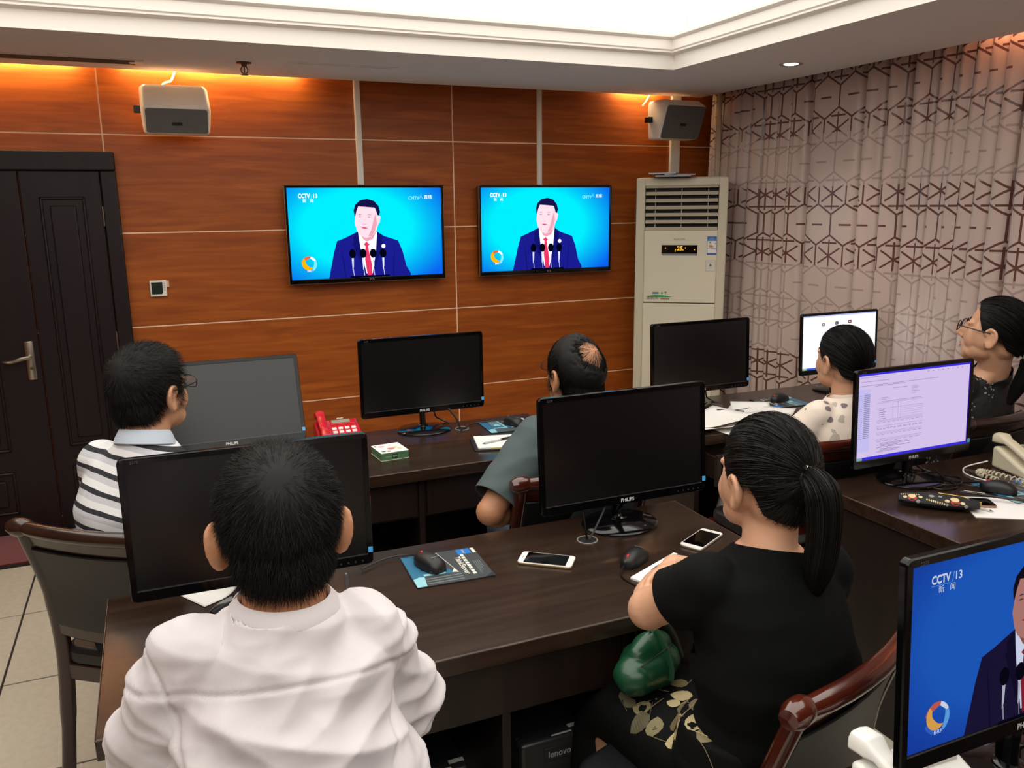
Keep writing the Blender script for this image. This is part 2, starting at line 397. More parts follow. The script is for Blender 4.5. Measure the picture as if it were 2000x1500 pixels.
# ------------------------------------------------------------------ curtain
def curtain_mat():
    m = bpy.data.materials.new('patterned_satin'); m.use_nodes = True; nt = m.node_tree; b = nt.nodes['Principled BSDF']; L = nt.links
    uv = nt.nodes.new('ShaderNodeTexCoord'); sp = nt.nodes.new('ShaderNodeSeparateXYZ'); L.new(uv.outputs['UV'], sp.inputs[0])
    U, V = sp.outputs[0], sp.outputs[1]      # metres along the cloth, metres above the floor
    S = 0.205; H = 1.7320508
    x = node_math(nt, 'DIVIDE', U, S * 0.74); y = node_math(nt, 'DIVIDE', node_math(nt, 'SUBTRACT', V, 0.03), S * 0.97)
    def cell(ox, oy):
        cx = node_math(nt, 'SUBTRACT', node_math(nt, 'FLOORED_MODULO', node_math(nt, 'ADD', x, ox), 1.0), 0.5)
        cy = node_math(nt, 'SUBTRACT', node_math(nt, 'FLOORED_MODULO', node_math(nt, 'ADD', y, oy), H), H / 2)
        ax, ay = node_math(nt, 'ABSOLUTE', cx), node_math(nt, 'ABSOLUTE', cy)
        hd = node_math(nt, 'MAXIMUM', ax, node_math(nt, 'ADD', node_math(nt, 'MULTIPLY', ax, 0.5), node_math(nt, 'MULTIPLY', ay, H / 2)))
        return cx, cy, ax, ay, hd
    A, B = cell(0, 0), cell(0.5, H / 2)
    useB = node_math(nt, 'LESS_THAN', B[4], A[4])
    hd = node_math(nt, 'MINIMUM', A[4], B[4])
    W = 0.026
    edge = node_math(nt, 'GREATER_THAN', hd, 0.5 - W)
    # star in the B cells: vertical bar, two diagonals, closing bars; pentagon split bar in the A cells
    sv = node_math(nt, 'LESS_THAN', B[2], W)
    d1 = node_math(nt, 'LESS_THAN', node_math(nt, 'ABSOLUTE', node_math(nt, 'SUBTRACT', node_math(nt, 'MULTIPLY', B[2], 0.5), node_math(nt, 'MULTIPLY', B[3], 0.866))), W)
    cap = node_math(nt, 'LESS_THAN', node_math(nt, 'ABSOLUTE', node_math(nt, 'SUBTRACT', B[3], 0.36)), W)
    cap = node_math(nt, 'MULTIPLY', cap, node_math(nt, 'LESS_THAN', B[2], 0.27))
    star = node_math(nt, 'MULTIPLY', node_math(nt, 'MAXIMUM', node_math(nt, 'MAXIMUM', sv, d1), cap), node_math(nt, 'LESS_THAN', B[4], 0.40))
    star = node_math(nt, 'MULTIPLY', node_math(nt, 'MAXIMUM', star, cap), useB)
    bar = node_math(nt, 'MULTIPLY', node_math(nt, 'MULTIPLY', node_math(nt, 'LESS_THAN', A[3], W), node_math(nt, 'LESS_THAN', A[2], 0.20)), node_math(nt, 'SUBTRACT', 1.0, useB))
    line = node_math(nt, 'MAXIMUM', node_math(nt, 'MAXIMUM', edge, star), bar)
    def band(z0, z1): return node_math(nt, 'MULTIPLY', node_math(nt, 'GREATER_THAN', V, z0), node_math(nt, 'LESS_THAN', V, z1))
    dark = node_math(nt, 'MAXIMUM', node_math(nt, 'MAXIMUM', band(1.35, 1.79), band(2.08, 2.6)), band(0.42, 0.80))
    nz = nt.nodes.new('ShaderNodeTexNoise'); nz.inputs['Scale'].default_value = 300; L.new(uv.outputs['UV'], nz.inputs['Vector'])
    base = node_mix(nt, nz.outputs['Fac'], lin('c2ada6'), lin('cab6ae'))
    dl = node_mix(nt, dark, lin('ab968f'), lin('633f3a'))
    colr = node_mix(nt, line, base, dl)
    L.new(colr, b.inputs['Base Color'])
    rg = node_math(nt, 'SUBTRACT', 0.36, node_math(nt, 'MULTIPLY', line, 0.12)); L.new(rg, b.inputs['Roughness'])
    b.inputs['Specular IOR Level'].default_value = 0.55; b.inputs['Sheen Weight'].default_value = 0.15
    bp = nt.nodes.new('ShaderNodeBump'); bp.inputs['Strength'].default_value = 0.25; bp.inputs['Distance'].default_value = 0.002
    L.new(line, bp.inputs['Height']); L.new(bp.outputs[0], b.inputs['Normal'])
    return m
def curtain(name, label, y0, y1, x0, phase, sweep, n=420, nz=36, topz=2.52):
    """pleated cloth hanging along the wall at x0 from y0 (far) to y1 (near); sweep pulls the hem along y"""
    rng = random.Random(phase * 10)
    amps, ph = [], []
    ys = np.linspace(0, 1, n); L = y0 - y1
    # pleat phase advances unevenly
    adv = np.cumsum(1 + 0.55 * np.sin(ys * 23 + phase) + 0.35 * np.sin(ys * 61 + 2 * phase)); adv = adv / adv[-1] * 2 * PI * L / 0.145
    amp = 0.046 * (1 + 0.35 * np.sin(ys * 17 + 1.3) + 0.25 * np.sin(ys * 41))
    V, UVs = [], []
    for k in range(nz + 1):
        t = k / nz; z = topz + (0.03 - topz) * t
        X = x0 - amp * (0.55 + 0.45 * t ** 0.5) * np.sin(adv + 0.5 * t * np.sin(ys * 9 + phase)) - 0.012 * np.sin(2 * adv + 1) - 0.02 * np.sin(ys * 5 + 3 * t)
        Y = y0 - L * ys + 0.02 * np.cos(adv) + sweep(ys, t)
        ds = np.hypot(np.diff(X), np.diff(Y)); u = np.concatenate([[0], np.cumsum(ds)])
        if k == 0: u0 = u
        V += [(float(X[i]), float(Y[i]), z) for i in range(n)]; UVs.append(u0)
    fs = [(k * n + i, k * n + i + 1, (k + 1) * n + i + 1, (k + 1) * n + i) for k in range(nz) for i in range(n - 1)]
    me = bpy.data.meshes.new(name); me.from_pydata(V, [], fs); ul = me.uv_layers.new(name='UVMap')
    li = np.empty(len(me.loops), int); me.loops.foreach_get('vertex_index', li)
    vz = np.array([p[2] for p in V]); uu = np.tile(u0, nz + 1) * 0.80
    ul.data.foreach_set('uv', np.stack([uu[li], vz[li]], 1).ravel())
    o = link(name, me, M_CURT, None, ang=0)
    sd = o.modifiers.new('thick', 'SOLIDIFY'); sd.thickness = 0.002
    return tag(o, label, 'curtain')
M_CURT = curtain_mat()
curtain('curtain', 'long mauve patterned curtain pleated along the right wall', 4.62, -1.6, 3.56, 1.0, lambda y, t: 0.10 * t * np.exp(-((y - 0.30) / 0.05) ** 2), n=760)
cc = curtain('curtain', 'narrow end fold of patterned curtain bunched in the wall corner', 4.80, 4.66, 3.60, 2.0, lambda y, t: 0.0 * y, n=60)
ct = MB(); ct.tube([(3.50, 4.66, 2.42), (3.50, 4.66, 2.30), (3.51, 4.66, 1.6), (3.52, 4.66, 0.9)], [0.018, 0.020, 0.024, 0.022], 10)
tag(ct.build('curtain_lining', mat('cream_lining', 'c8b79e', 0.7)), 'cream rolled lining edge hanging at the curtain corner', 'curtain')

# ------------------------------------------------------------------ cable trunking, thermostat
for x, z0, z1, wd, lb in ((1.165, 1.83, 2.42, 0.034, 'white vertical cable trunking above the left television'), (2.31, 1.83, 2.42, 0.030, 'white vertical cable trunking above the right television'), (3.32, 0.3, 2.42, 0.075, 'wide white vertical cable trunking behind the air conditioner')):
    t = thing('cable_trunking', lb, 'cable trunking', (x, WALL_Y, z0))
    m = MB(); m.b2((-wd / 2, -0.016, 0), (wd / 2, 0, z1 - z0)); m.build('trunking_base', M_WHITE, t, smooth=False)
    m = MB(); m.b2((-wd / 2 + 0.003, -0.019, 0), (wd / 2 - 0.003, -0.016, z1 - z0)); m.build('trunking_cover', M_WHITE, t, bevel=0.002)
t = thing('thermostat', 'small white wall thermostat with dark square display beside the door', 'thermostat', (0.028, WALL_Y, 1.284))
m = MB(); m.b2((-0.042, -0.018, -0.043), (0.042, 0, 0.043)); m.build('housing', M_WHITE, t, bevel=0.004)
m = MB(); m.prism([(-0.034, -0.03), (0.016, -0.03), (0.022, -0.022), (0.022, 0.034), (-0.034, 0.034)], 0.018, 0.020, Matrix(((1, 0, 0), (0, 0, -1), (0, 1, 0)))); m.build('display', mat('lcd_dark', '27302c', 0.2), t, smooth=False)
for k in range(4):
    m = MB(); m.b2((0.028, -0.020, -0.012 + k * 0.012), (0.034, -0.018, -0.007 + k * 0.012)); m.build('button', mat('grey_button', 'a9a398', 0.5), t, smooth=False)
m = MB(); m.b2((0.042, -0.012, 0.005), (0.056, 0, 0.04)); m.build('side_tab', mat('peach_tab', 'd9b59b', 0.5), t, smooth=False)

# ------------------------------------------------------------------ broadcast picture shared by the screens
def backdrop_mat(name, c0, c1, strength):
    m = bpy.data.materials.new(name); m.use_nodes = True; nt = m.node_tree; nt.nodes.clear()
    tc = nt.nodes.new('ShaderNodeTexCoord'); mp = nt.nodes.new('ShaderNodeMapping'); mp.inputs['Location'].default_value = (-0.5, -0.55, 0)
    nt.links.new(tc.outputs['UV'], mp.inputs[0])
    g = nt.nodes.new('ShaderNodeTexGradient'); g.gradient_type = 'QUADRATIC_SPHERE'; mp.inputs['Scale'].default_value = (1.15, 1.0, 1)
    nt.links.new(mp.outputs[0], g.inputs[0])
    rp = nt.nodes.new('ShaderNodeValToRGB'); rp.color_ramp.elements[0].position = 0.04; rp.color_ramp.elements[0].color = lin(c1) + (1,); rp.color_ramp.elements[1].position = 0.34; rp.color_ramp.elements[1].color = lin(c0) + (1,)
    nt.links.new(g.outputs['Fac'], rp.inputs[0])
    e = nt.nodes.new('ShaderNodeEmission'); e.inputs[1].default_value = strength; nt.links.new(rp.outputs[0], e.inputs[0])
    o = nt.nodes.new('ShaderNodeOutputMaterial'); nt.links.new(e.outputs[0], o.inputs[0])
    return m
def screen_quad(name, w, h, m, parent, y, c=(0, 0)):
    me = bpy.data.meshes.new(name); x, z = c
    me.from_pydata([(x - w / 2, y, z - h / 2), (x + w / 2, y, z - h / 2), (x + w / 2, y, z + h / 2), (x - w / 2, y, z + h / 2)], [], [(0, 1, 2, 3)])
    ul = me.uv_layers.new(name='UVMap'); ul.data.foreach_set('uv', [0, 0, 1, 0, 1, 1, 0, 1])
    return link(name, me, m, parent, smooth=False)
PIC = dict(
 suit=[(0.233, 0.0), (0.247, 0.102), (0.271, 0.277), (0.295, 0.413), (0.345, 0.446), (0.434, 0.517), (0.452, 0.362), (0.487, 0.297), (0.548, 0.319), (0.556, 0.516), (0.604, 0.46), (0.697, 0.405), (0.725, 0.284), (0.748, 0.107), (0.774, 0.033), (0.777, 0.0)],
 shirt=[(0.434, 0.517), (0.439, 0.426), (0.447, 0.321), (0.477, 0.042), (0.518, 0.039), (0.547, 0.306), (0.558, 0.509), (0.491, 0.449)],
 tie=[(0.486, 0.402), (0.467, 0.371), (0.478, 0.354), (0.472, 0.202), (0.484, 0.02), (0.516, 0.02), (0.516, 0.135), (0.5, 0.296), (0.496, 0.354), (0.507, 0.366)],
 face=[(0.421, 0.677), (0.415, 0.615), (0.427, 0.527), (0.444, 0.476), (0.484, 0.44), (0.521, 0.46), (0.553, 0.516), (0.566, 0.585), (0.579, 0.616), (0.586, 0.679), (0.568, 0.699), (0.555, 0.755), (0.541, 0.799), (0.479, 0.807), (0.442, 0.801), (0.426, 0.739)],
 neck=[(0.44, 0.50), (0.47, 0.42), (0.49, 0.402), (0.53, 0.43), (0.556, 0.52)],
 hair=[(0.417, 0.677), (0.412, 0.752), (0.424, 0.814), (0.455, 0.863), (0.503, 0.878), (0.547, 0.855), (0.575, 0.799), (0.584, 0.736), (0.576, 0.692), (0.565, 0.699), (0.555, 0.768), (0.548, 0.78), (0.479, 0.791), (0.442, 0.795), (0.43, 0.745), (0.421, 0.69)],
 mouth=[(0.454, 0.56), (0.476, 0.564), (0.502, 0.554), (0.479, 0.545)],
 eyeL=[(0.437, 0.677), (0.45, 0.684), (0.463, 0.677), (0.45, 0.672)], eyeR=[(0.496, 0.674), (0.511, 0.68), (0.525, 0.674), (0.51, 0.667)],
 browL=[(0.434, 0.699), (0.451, 0.711), (0.465, 0.701), (0.45, 0.701)], browR=[(0.493, 0.697), (0.513, 0.707), (0.531, 0.698), (0.513, 0.699)],
 nose=[(0.46, 0.601), (0.477, 0.593), (0.497, 0.599), (0.477, 0.598)])
def broadcast(parent, w, h, y, c, k, bright):
    """flat picture of a speaker at four microphones with the channel marks, laid on a screen of size w x h"""
    sfx = '_%d' % k
    pal = bright
    names = ['suit', 'white', 'tie', 'skin', 'hair', 'feature', 'black', 'silver', 'orange', 'red', 'sky', 'blue', 'shade', 'lapel']
    ms = [emit('pic_' + n + sfx, pal[n][0], pal[n][1]) for n in names]; ix = {n: i for i, n in enumerate(names)}
    mb = MB(); x0, z0 = c[0] - w / 2, c[1] - h / 2; lay = [0]
    def P(u, v): return (x0 + u * w, y - 0.0004 - 0.00012 * lay[0], z0 + v * h)
    def poly(pts, n):
        lay[0] += 1; vs = [Vector((p[0], p[1], 0)) for p in pts]
        from mathutils.geometry import tessellate_polygon
        tris = tessellate_polygon([vs]); out = []
        for t in tris:
            a, b_, c_ = (vs[i] for i in t)
            if (b_ - a).cross(c_ - a).z < 0: t = (t[0], t[2], t[1])
            out.append(tuple(t))
        mb.add([P(*p) for p in pts], out, ix[n])
    def disc(u, v, r, n, ry=None, a0=0, a1=360, K=18):
        poly([(u + r * math.cos(math.radians(a0 + (a1 - a0) * i / K)), v + (ry or r * w / h) * math.sin(math.radians(a0 + (a1 - a0) * i / K))) for i in range(K)], n)
    poly(PIC['suit'], 'suit'); poly(PIC['shirt'], 'white'); poly(PIC['tie'], 'tie')
    for s_ in (-1, 1):
        b_ = 0.433 if s_ < 0 else 0.558
        poly([(b_, 0.515), (b_ + s_ * 0.035, 0.45), (b_ + s_ * 0.030, 0.40), (b_ + s_ * 0.04, 0.39), (b_ - s_ * 0.03, 0.06), (b_ - s_ * 0.008, 0.33)], 'lapel')
    poly([(0.315, 0.40), (0.335, 0.18), (0.345, 0.0), (0.338, 0.0), (0.328, 0.18)], 'lapel'); poly([(0.675, 0.40), (0.66, 0.18), (0.655, 0.0), (0.662, 0.0), (0.667, 0.18)], 'lapel')
    poly(PIC['neck'], 'shade'); poly(PIC['face'], 'skin')
    poly([(0.545, 0.52), (0.56, 0.60), (0.555, 0.72), (0.535, 0.62), (0.52, 0.53), (0.50, 0.46), (0.525, 0.465)], 'shade')
    poly(PIC['hair'], 'hair')
    for n in ('eyeL', 'eyeR', 'browL', 'browR', 'nose'): poly(PIC[n], 'feature')
    poly(PIC['mouth'], 'tie')
    disc(0.597, 0.347, 0.013, 'white')
    for u, v in ((0.391, 0.27), (0.46, 0.27), (0.526, 0.269), (0.592, 0.266)):
        poly([(u - 0.007, v - 0.04), (u + 0.007, v - 0.04), (u + 0.004, v - 0.15), (u - 0.004, v - 0.19)], 'silver')
        poly([(u - 0.001, v - 0.17), (u + 0.002, v - 0.17), (u + 0.006, v - 0.25), (u + 0.003, v - 0.25)], 'silver')
        disc(u, v, 0.022, 'black', 0.052)
    poly([(0.37, 0.0), (0.37, 0.018), (0.63, 0.018), (0.63, 0.0)], 'black')
    # swirl emblem
    lu, lv, r = 0.111, 0.168, 0.050
    def arc(a0, a1, r0, r1, n, w0, w1, K=16):
        o, i_ = [], []
        for q in range(K + 1):
            t = q / K; a = math.radians(a0 + (a1 - a0) * t); rr = r0 + (r1 - r0) * t; wd = (w0 + (w1 - w0) * t) * math.sin(PI * min(1, 0.12 + 0.95 * t)) ** 0.7
            o.append((lu + rr * math.cos(a), lv + rr * math.sin(a) * w / h)); i_.append((lu + (rr - wd) * math.cos(a), lv + (rr - wd) * math.sin(a) * w / h))
        poly(o + i_[::-1], n)
    arc(200, 345, r * 1.05, r, 'blue', r * 0.34, r * 0.2); arc(300, 430, r, r * 0.95, 'sky', r * 0.42, r * 0.3)
    arc(25, 115, r * 0.98, r, 'white', r * 0.34, r * 0.22); arc(75, 175, r, r, 'red', r * 0.4, r * 0.4)
    arc(130, 330, r * 0.98, r * 0.62, 'orange', r * 0.6, r * 0.55)
    X, Z = (1, 0, 0), (0, 0, 1)
    lay[0] += 1; put_text(mb, 'CCTV', P(0.103, 0.912), X, Z, 0.062 * h, ix['white'], bold=0.0012 * w, width=0.074 * w)
    put_text(mb, '13', P(0.172, 0.912), X, Z, 0.060 * h, ix['white'], bold=0.0006 * w, width=0.025 * w)
    poly([(0.146, 0.885), (0.149, 0.885), (0.156, 0.938), (0.153, 0.938)], 'sky'); poly([(0.066, 0.882), (0.14, 0.882), (0.14, 0.885), (0.066, 0.885)], 'sky')
    put_text(mb, '新', P(0.105, 0.858), X, Z, 0.042 * h, ix['white']); put_text(mb, '闻', P(0.150, 0.858), X, Z, 0.042 * h, ix['white'])
    lay[0] += 1; put_text(mb, 'CNTV', P(0.812, 0.884), X, Z, 0.050 * h, ix['sky'], bold=0.001 * w, width=0.075 * w)
    put_text(mb, '人', P(0.861, 0.900), X, Z, 0.05 * h, ix['sky'])
    poly([(0.878, 0.868), (0.945, 0.868), (0.945, 0.922), (0.878, 0.922)], 'blue')
    lay[0] += 1; put_text(mb, '直播', P(0.909, 0.895), X, Z, 0.046 * h, ix['white'], width=0.052 * w)
    put_text(mb, 'BRF', P(0.113, 0.092), X, Z, 0.030 * h, ix['white'], width=0.032 * w)
    return mb.build('broadcast_picture', ms, parent, smooth=False)
PAL_TV = dict(suit=('1c1f98', 0.9), lapel=('141675', 0.9), white=('ffffff', 1.25), tie=('f03a68', 1.0), skin=('ffd9e4', 1.1), shade=('f2a9bb', 1.0), hair=('1a1550', 0.8), feature=('c08aa5', 0.9), black=('05061c', 0.7), silver=('dfe8ff', 1.1), orange=('ffb400', 1.1), red=('f26a3c', 1.0), sky=('7fe8ff', 1.1), blue=('1c9be8', 1.0))
PAL_PC = dict(suit=('1c1636', 0.8), lapel=('140f2a', 0.8), white=('d4dcf4', 0.85), tie=('8a2233', 0.8), skin=('b27a72', 0.85), shade=('8d5852', 0.8), hair=('14101c', 0.8), feature=('5d3b3d', 0.8), black=('0a0816', 0.8), silver=('b9bccc', 0.8), orange=('dba24e', 0.9), red=('c25a50', 0.9), sky=('5d9fe0', 0.9), blue=('2d5fc4', 0.9))

# ------------------------------------------------------------------ wall televisions
TVW, TVH = 0.897, 0.508
bd_tv = backdrop_mat('screen_cyan', '00f0ff', '0a62f0', 1.0)
def television(x, label, k):
    t = thing('television', label, 'television', (x, 4.82, 1.5575))
    m = MB(); m.b2((-TVW / 2 - 0.012, 0.006, -TVH / 2 - 0.018), (TVW / 2 + 0.012, 0.045, TVH / 2 + 0.012)); m.build('back_housing', M_DARK, t, bevel=0.008)
    m = MB()
    for a, b_ in (((-TVW / 2 - 0.014, -TVH / 2 - 0.026), (-TVW / 2, TVH / 2 + 0.014)), ((TVW / 2, -TVH / 2 - 0.026), (TVW / 2 + 0.014, TVH / 2 + 0.014)), ((-TVW / 2, TVH / 2), (TVW / 2, TVH / 2 + 0.014)), ((-TVW / 2, -TVH / 2 - 0.026), (TVW / 2, -TVH / 2))):
        m.b2((a[0], -0.006, a[1]), (b_[0], 0.02, b_[1]))
    m.build('bezel', M_GLOSS, t, bevel=0.003)
    m = MB()
    for z in (-TVH / 2 - 0.027, TVH / 2 + 0.014): m.b2((-TVW / 2 - 0.0145, -0.006, z), (TVW / 2 + 0.0145, 0.01, z + 0.0012))
    for x_ in (-TVW / 2 - 0.0150, TVW / 2 + 0.0140): m.b2((x_, -0.006, -TVH / 2 - 0.026), (x_ + 0.001, 0.01, TVH / 2 + 0.014))
    m.build('edge_trim', M_STEEL, t, smooth=False)
    s_ = screen_quad('screen', TVW, TVH, bd_tv, t, 0.0)
    broadcast(s_, TVW, TVH, 0.0, (0, 0), 1, PAL_TV)
    m = MB(); put_text(m, 'TCL', (0.01, -0.0065, -TVH / 2 - 0.013), (1, 0, 0), (0, 0, 1), 0.018, bold=0.0004); m.build('logo', mat('logo_silver', 'b5b5b5', 0.3, 0.6), t, smooth=False)
    m = MB(); m.b2((-0.2, 0.045, -0.15), (0.2, 0.08, 0.15)); m.build('wall_bracket', M_DARK, t, smooth=False)
    return t
television(1.177, 'left wall television showing a speaker in a blue suit on cyan', 1)
television(2.330, 'right wall television nearer the air conditioner showing a speaker on cyan', 2)

# ------------------------------------------------------------------ wall speakers
M_SPK = mat('speaker_white', 'f4f1e8', 0.5); M_GRILL = mat('speaker_grille', '6b6c6c', 0.7, bump=(900, 0.5))
def wall_speaker(loc, rz, label, sc=1.0, split=-0.06, slope=0.075):
    t = thing('wall_speaker', label, 'speaker', loc, rz)
    W, D, H = 0.165 * sc, 0.20 * sc, 0.125 * sc     # half width, depth, half height
    out = [(-W * 0.97, 0.0), (W * 0.97, 0.0), (W, -D * 0.55), (W * 0.93, -D * 0.85), (-W * 0.93, -D * 0.85), (-W, -D * 0.55)]
    def sec(z, f, push): return [(x * f, y + push if y < -0.01 else y, z) for x, y in out]
    m = MB(); m.loft([sec(H * 0.95, 0.95, slope), sec(H * 0.80, 0.98, slope - 0.025), sec(H * (split + 0.04), 1.0, -0.03), sec(-H * 0.55, 0.98, -0.03 + 0.08 * (split + 0.59) / (split + 0.97)), sec(-H * 0.93, 0.95, 0.05)])
    m.build('cabinet', M_SPK, t, bevel=0.012, seg=3)
    # sloping grille facing down into the room
    p0 = Vector((0, -D * 0.85 - 0.030, H * split)); p1 = Vector((0, -D * 0.85 + 0.046, -H * 0.90)); up = (p0 - p1).normalized(); nrm = Vector((1, 0, 0)).cross(up); nrm = -nrm if nrm.y > 0 else nrm
    L = (p0 - p1).length; cen = (p0 + p1) / 2 + nrm * 0.003; R = Matrix((Vector((1, 0, 0)), up, nrm)).transposed()
    m = MB(); m.prism(rrect(2 * W * 0.88, L, 0.012), -0.006, 0.004, R, cen); g = m.build('grille', M_GRILL, t)
    for x, r in ((-0.075 * sc, 0.052 * sc), (0.085 * sc, 0.040 * sc)):
        m = MB(); m.lathe([(r, 0.0035), (r * 0.97, 0.006), (r * 0.6, 0.0065), (0, 0.0065)], cen + R @ Vector((x, 0, 0)), 28, 0, R); m.build('driver_dome', M_GRILL, g)
    m = MB(); m.prism(rrect(0.046 * sc, 0.014 * sc, 0.002), 0.004, 0.008, R, cen + up * -0.012 * sc); bd = m.build('badge', M_DARK, t)
    for sx in (-0.04, 0.03):
        m = MB(); m.cyl((sx * sc, -D * 0.45, H * 0.94), (sx * sc, -D * 0.45 - 0.004, H * 0.925), 0.005, n=10); m.build('screw', MATS['grey_button'], t)
    m = MB(); m.b2((-W - 0.03, -0.06 * sc, -0.015), (-W + 0.01, -0.02, 0.02)); m.build('bracket_knob', M_DARK, t, bevel=0.003)
    m = MB(); m.b2((-0.03, -0.01, -0.04), (0.03, 0.10, 0.04)); m.build('wall_bracket', M_DARK, t, smooth=False)
    return t
wall_speaker((0.19, 4.81, 2.195), 0, 'white wall speaker with grey grille above the thermostat, left of the televisions')
wall_speaker((3.17, 4.76, 2.225), 3, 'white wall speaker with black bracket above the air conditioner', 1.0, 0.62, 0.03)
m = MB(); m.tube(smoothpath([(0.14, 4.86, 2.33), (0.16, 4.87, 2.345), (0.19, 4.885, 2.36), (0.215, 4.885, 2.42)], 4), 0.006, 8); tag(m.build('speaker_cable', M_WHITE), 'white cable running from the left wall speaker up to the ceiling', 'cable')
m = MB(); m.tube(smoothpath([(3.04, 4.86, 2.33), (3.09, 4.88, 2.38), (3.12, 4.885, 2.44)], 4), 0.005, 8); tag(m.build('speaker_cable', M_WHITE), 'white cable running from the right wall speaker up to the ceiling', 'cable')

# ------------------------------------------------------------------ floor-standing air conditioner
M_AC = mat('ac_cream_plastic', 'd9d2bd', 0.42, spec=0.4); M_AC2 = mat('ac_frame_plastic', 'c9c0ab', 0.42)
ac = thing('air_conditioner', 'tall cream floor-standing air conditioner with louvres in the corner', 'air conditioner', (3.05, 4.40, 0), 37.7 - 0)
ac.rotation_euler = (0, 0, math.radians(-37.7))
AW, AH = 0.556, 1.866
m = MB(); m.b2((-AW / 2, 0.02, 0.0), (AW / 2, 0.30, AH)); m.build('cabinet', M_AC2, ac, bevel=0.02, seg=3)
m = MB()   # outer front frame
m.b2((-AW / 2, -0.012, 0.02), (-AW / 2 + 0.055, 0.03, AH - 0.005)); m.b2((AW / 2 - 0.055, -0.012, 0.02), (AW / 2, 0.03, AH - 0.005)); m.b2((-AW / 2 + 0.05, -0.012, AH - 0.055), (AW / 2 - 0.05, 0.03, AH - 0.005))
m.build('front_frame', M_AC2, ac, bevel=0.008, seg=3)
m = MB(); m.b2((-AW / 2 + 0.055, -0.008, 1.092), (AW / 2 - 0.055, 0.03, 1.545)); up = m.build('upper_panel', M_AC, ac, bevel=0.004)
m = MB(); m.b2((-AW / 2 + 0.055, -0.008, 0.06), (AW / 2 - 0.055, 0.03, 1.086)); m.build('lower_panel', M_AC, ac, bevel=0.004)
m = MB(); m.b2((-AW / 2 + 0.055, 0.015, 1.545), (AW / 2 - 0.055, 0.028, AH - 0.055)); m.build('outlet_recess', mat('outlet_black', '141414', 0.8), ac, smooth=False)
for k in range(7):
    z = 1.552 + k * 0.043
    m = MB(); m.box((0, -0.002, z), (AW - 0.116, 0.006, 0.024), R3('X', -38)); m.build('louvre', mat('louvre_plastic', 'b4ac98', 0.4), ac, bevel=0.001, smooth=False)
for x in (-0.0, 0.16, -0.16):
    m = MB(); m.b2((x - 0.002, 0.002, 1.55), (x + 0.002, 0.014, AH - 0.06)); m.build('vertical_vane', MATS['louvre_plastic'], ac, smooth=False)
m = MB(); m.b2((-0.115, -0.0095, 1.398), (0.105, -0.007, 1.452)); dp = m.build('display_window', M_GLOSS, up, smooth=False)
m = MB(); m.b2((-0.115, -0.0105, 1.388), (0.105, -0.007, 1.400)); m.build('display_trim', mat('grey_trim', '7a7a78', 0.35), up, smooth=False)
m = MB(); X, Z = (1, 0, 0), (0, 0, 1)
put_text(m, '25', (-0.004, -0.0098, 1.43), X, Z, 0.036, bold=0.0006, shear=0.15)
for dx, dz in ((-0.09, 0.004), (0.032, 0.005), (0.088, -0.006), (-0.028, -0.006), (-0.03, -0.016), (0.018, -0.008)): m.b2((dx - 0.003, -0.0099, 1.43 + dz - 0.003), (dx + 0.003, -0.0096, 1.43 + dz + 0.003))
m.build('display_digits', emit('amber_digits', 'ffb42a', 1.2), dp if False else up, smooth=False)
def sticker(parent, x0, x1, z0, z1, parts, nm):
    m = MB(); ms = []
    y = -0.0085
    for i, (a, b_, c_, d_, col) in enumerate(parts):
        mm = mat('ink_' + col, col, 0.5)
        if mm not in ms: ms.append(mm)
        m.b2((x0 + a * (x1 - x0), y - 0.0003 * i, z0 + b_ * (z1 - z0)), (x0 + c_ * (x1 - x0), y + 0.001, z0 + d_ * (z1 - z0)), ms.index(mm))
    return m.build(nm, ms, parent, smooth=False)
sticker(up, 0.163, 0.220, 1.392, 1.505, [(0, 0, 1, 1, 'e6e2dc'), (0, 0.76, 1, 1, '2d62ad'), (0, 0, 1, 0.1, '2d62ad'), (0.2, 0.42, 0.66, 0.47, 'c2442a'), (0.2, 0.5, 0.55, 0.55, 'dd8a55'), (0.2, 0.58, 0.46, 0.63, '8ca860'), (0.2, 0.66, 0.4, 0.72, '4f7d5e'), (0.08, 0.34, 0.92, 0.36, '8a94a8'), (0.78, 0.58, 0.94, 0.64, '9aa2ac'), (0.14, 0.84, 0.86, 0.87, '7fa0cf'), (0.3, 0.9, 0.7, 0.93, '7fa0cf'), (0, 0.1, 0.03, 0.76, '2d62ad'), (0.97, 0.1, 1, 0.76, '2d62ad')], 'energy_label')
sticker(up, 0.160, 0.217, 1.292, 1.358, [(0, 0, 1, 1, '8f938f'), (0.03, 0.03, 0.97, 0.97, 'd6d2c6'), (0.42, 0.42, 0.5, 0.72, '2c5b8c'), (0.5, 0.45, 0.62, 0.6, '4a6a55'), (0.34, 0.45, 0.44, 0.55, '2c5b8c'), (0.15, 0.82, 0.85, 0.85, 'a9aca6'), (0.2, 0.28, 0.8, 0.31, 'b4b5ad')], 'small_sticker')
m = MB(); put_text(m, 'HUALING', (-0.005, -0.0085, 1.487), X, Z, 0.018, bold=0.0001, width=0.07); m.build('maker_logo', mat('logo_grey', '6f6a62', 0.4), up, smooth=False)
m = MB()
m.prism([(-0.21, 1.128), (-0.18, 1.133), (-0.15, 1.139), (-0.11, 1.138), (-0.06, 1.132), (-0.04, 1.127), (-0.08, 1.124), (-0.15, 1.124)], 0.0083, 0.009, Matrix(((1, 0, 0), (0, 0, -1), (0, 1, 0))), mi=0)
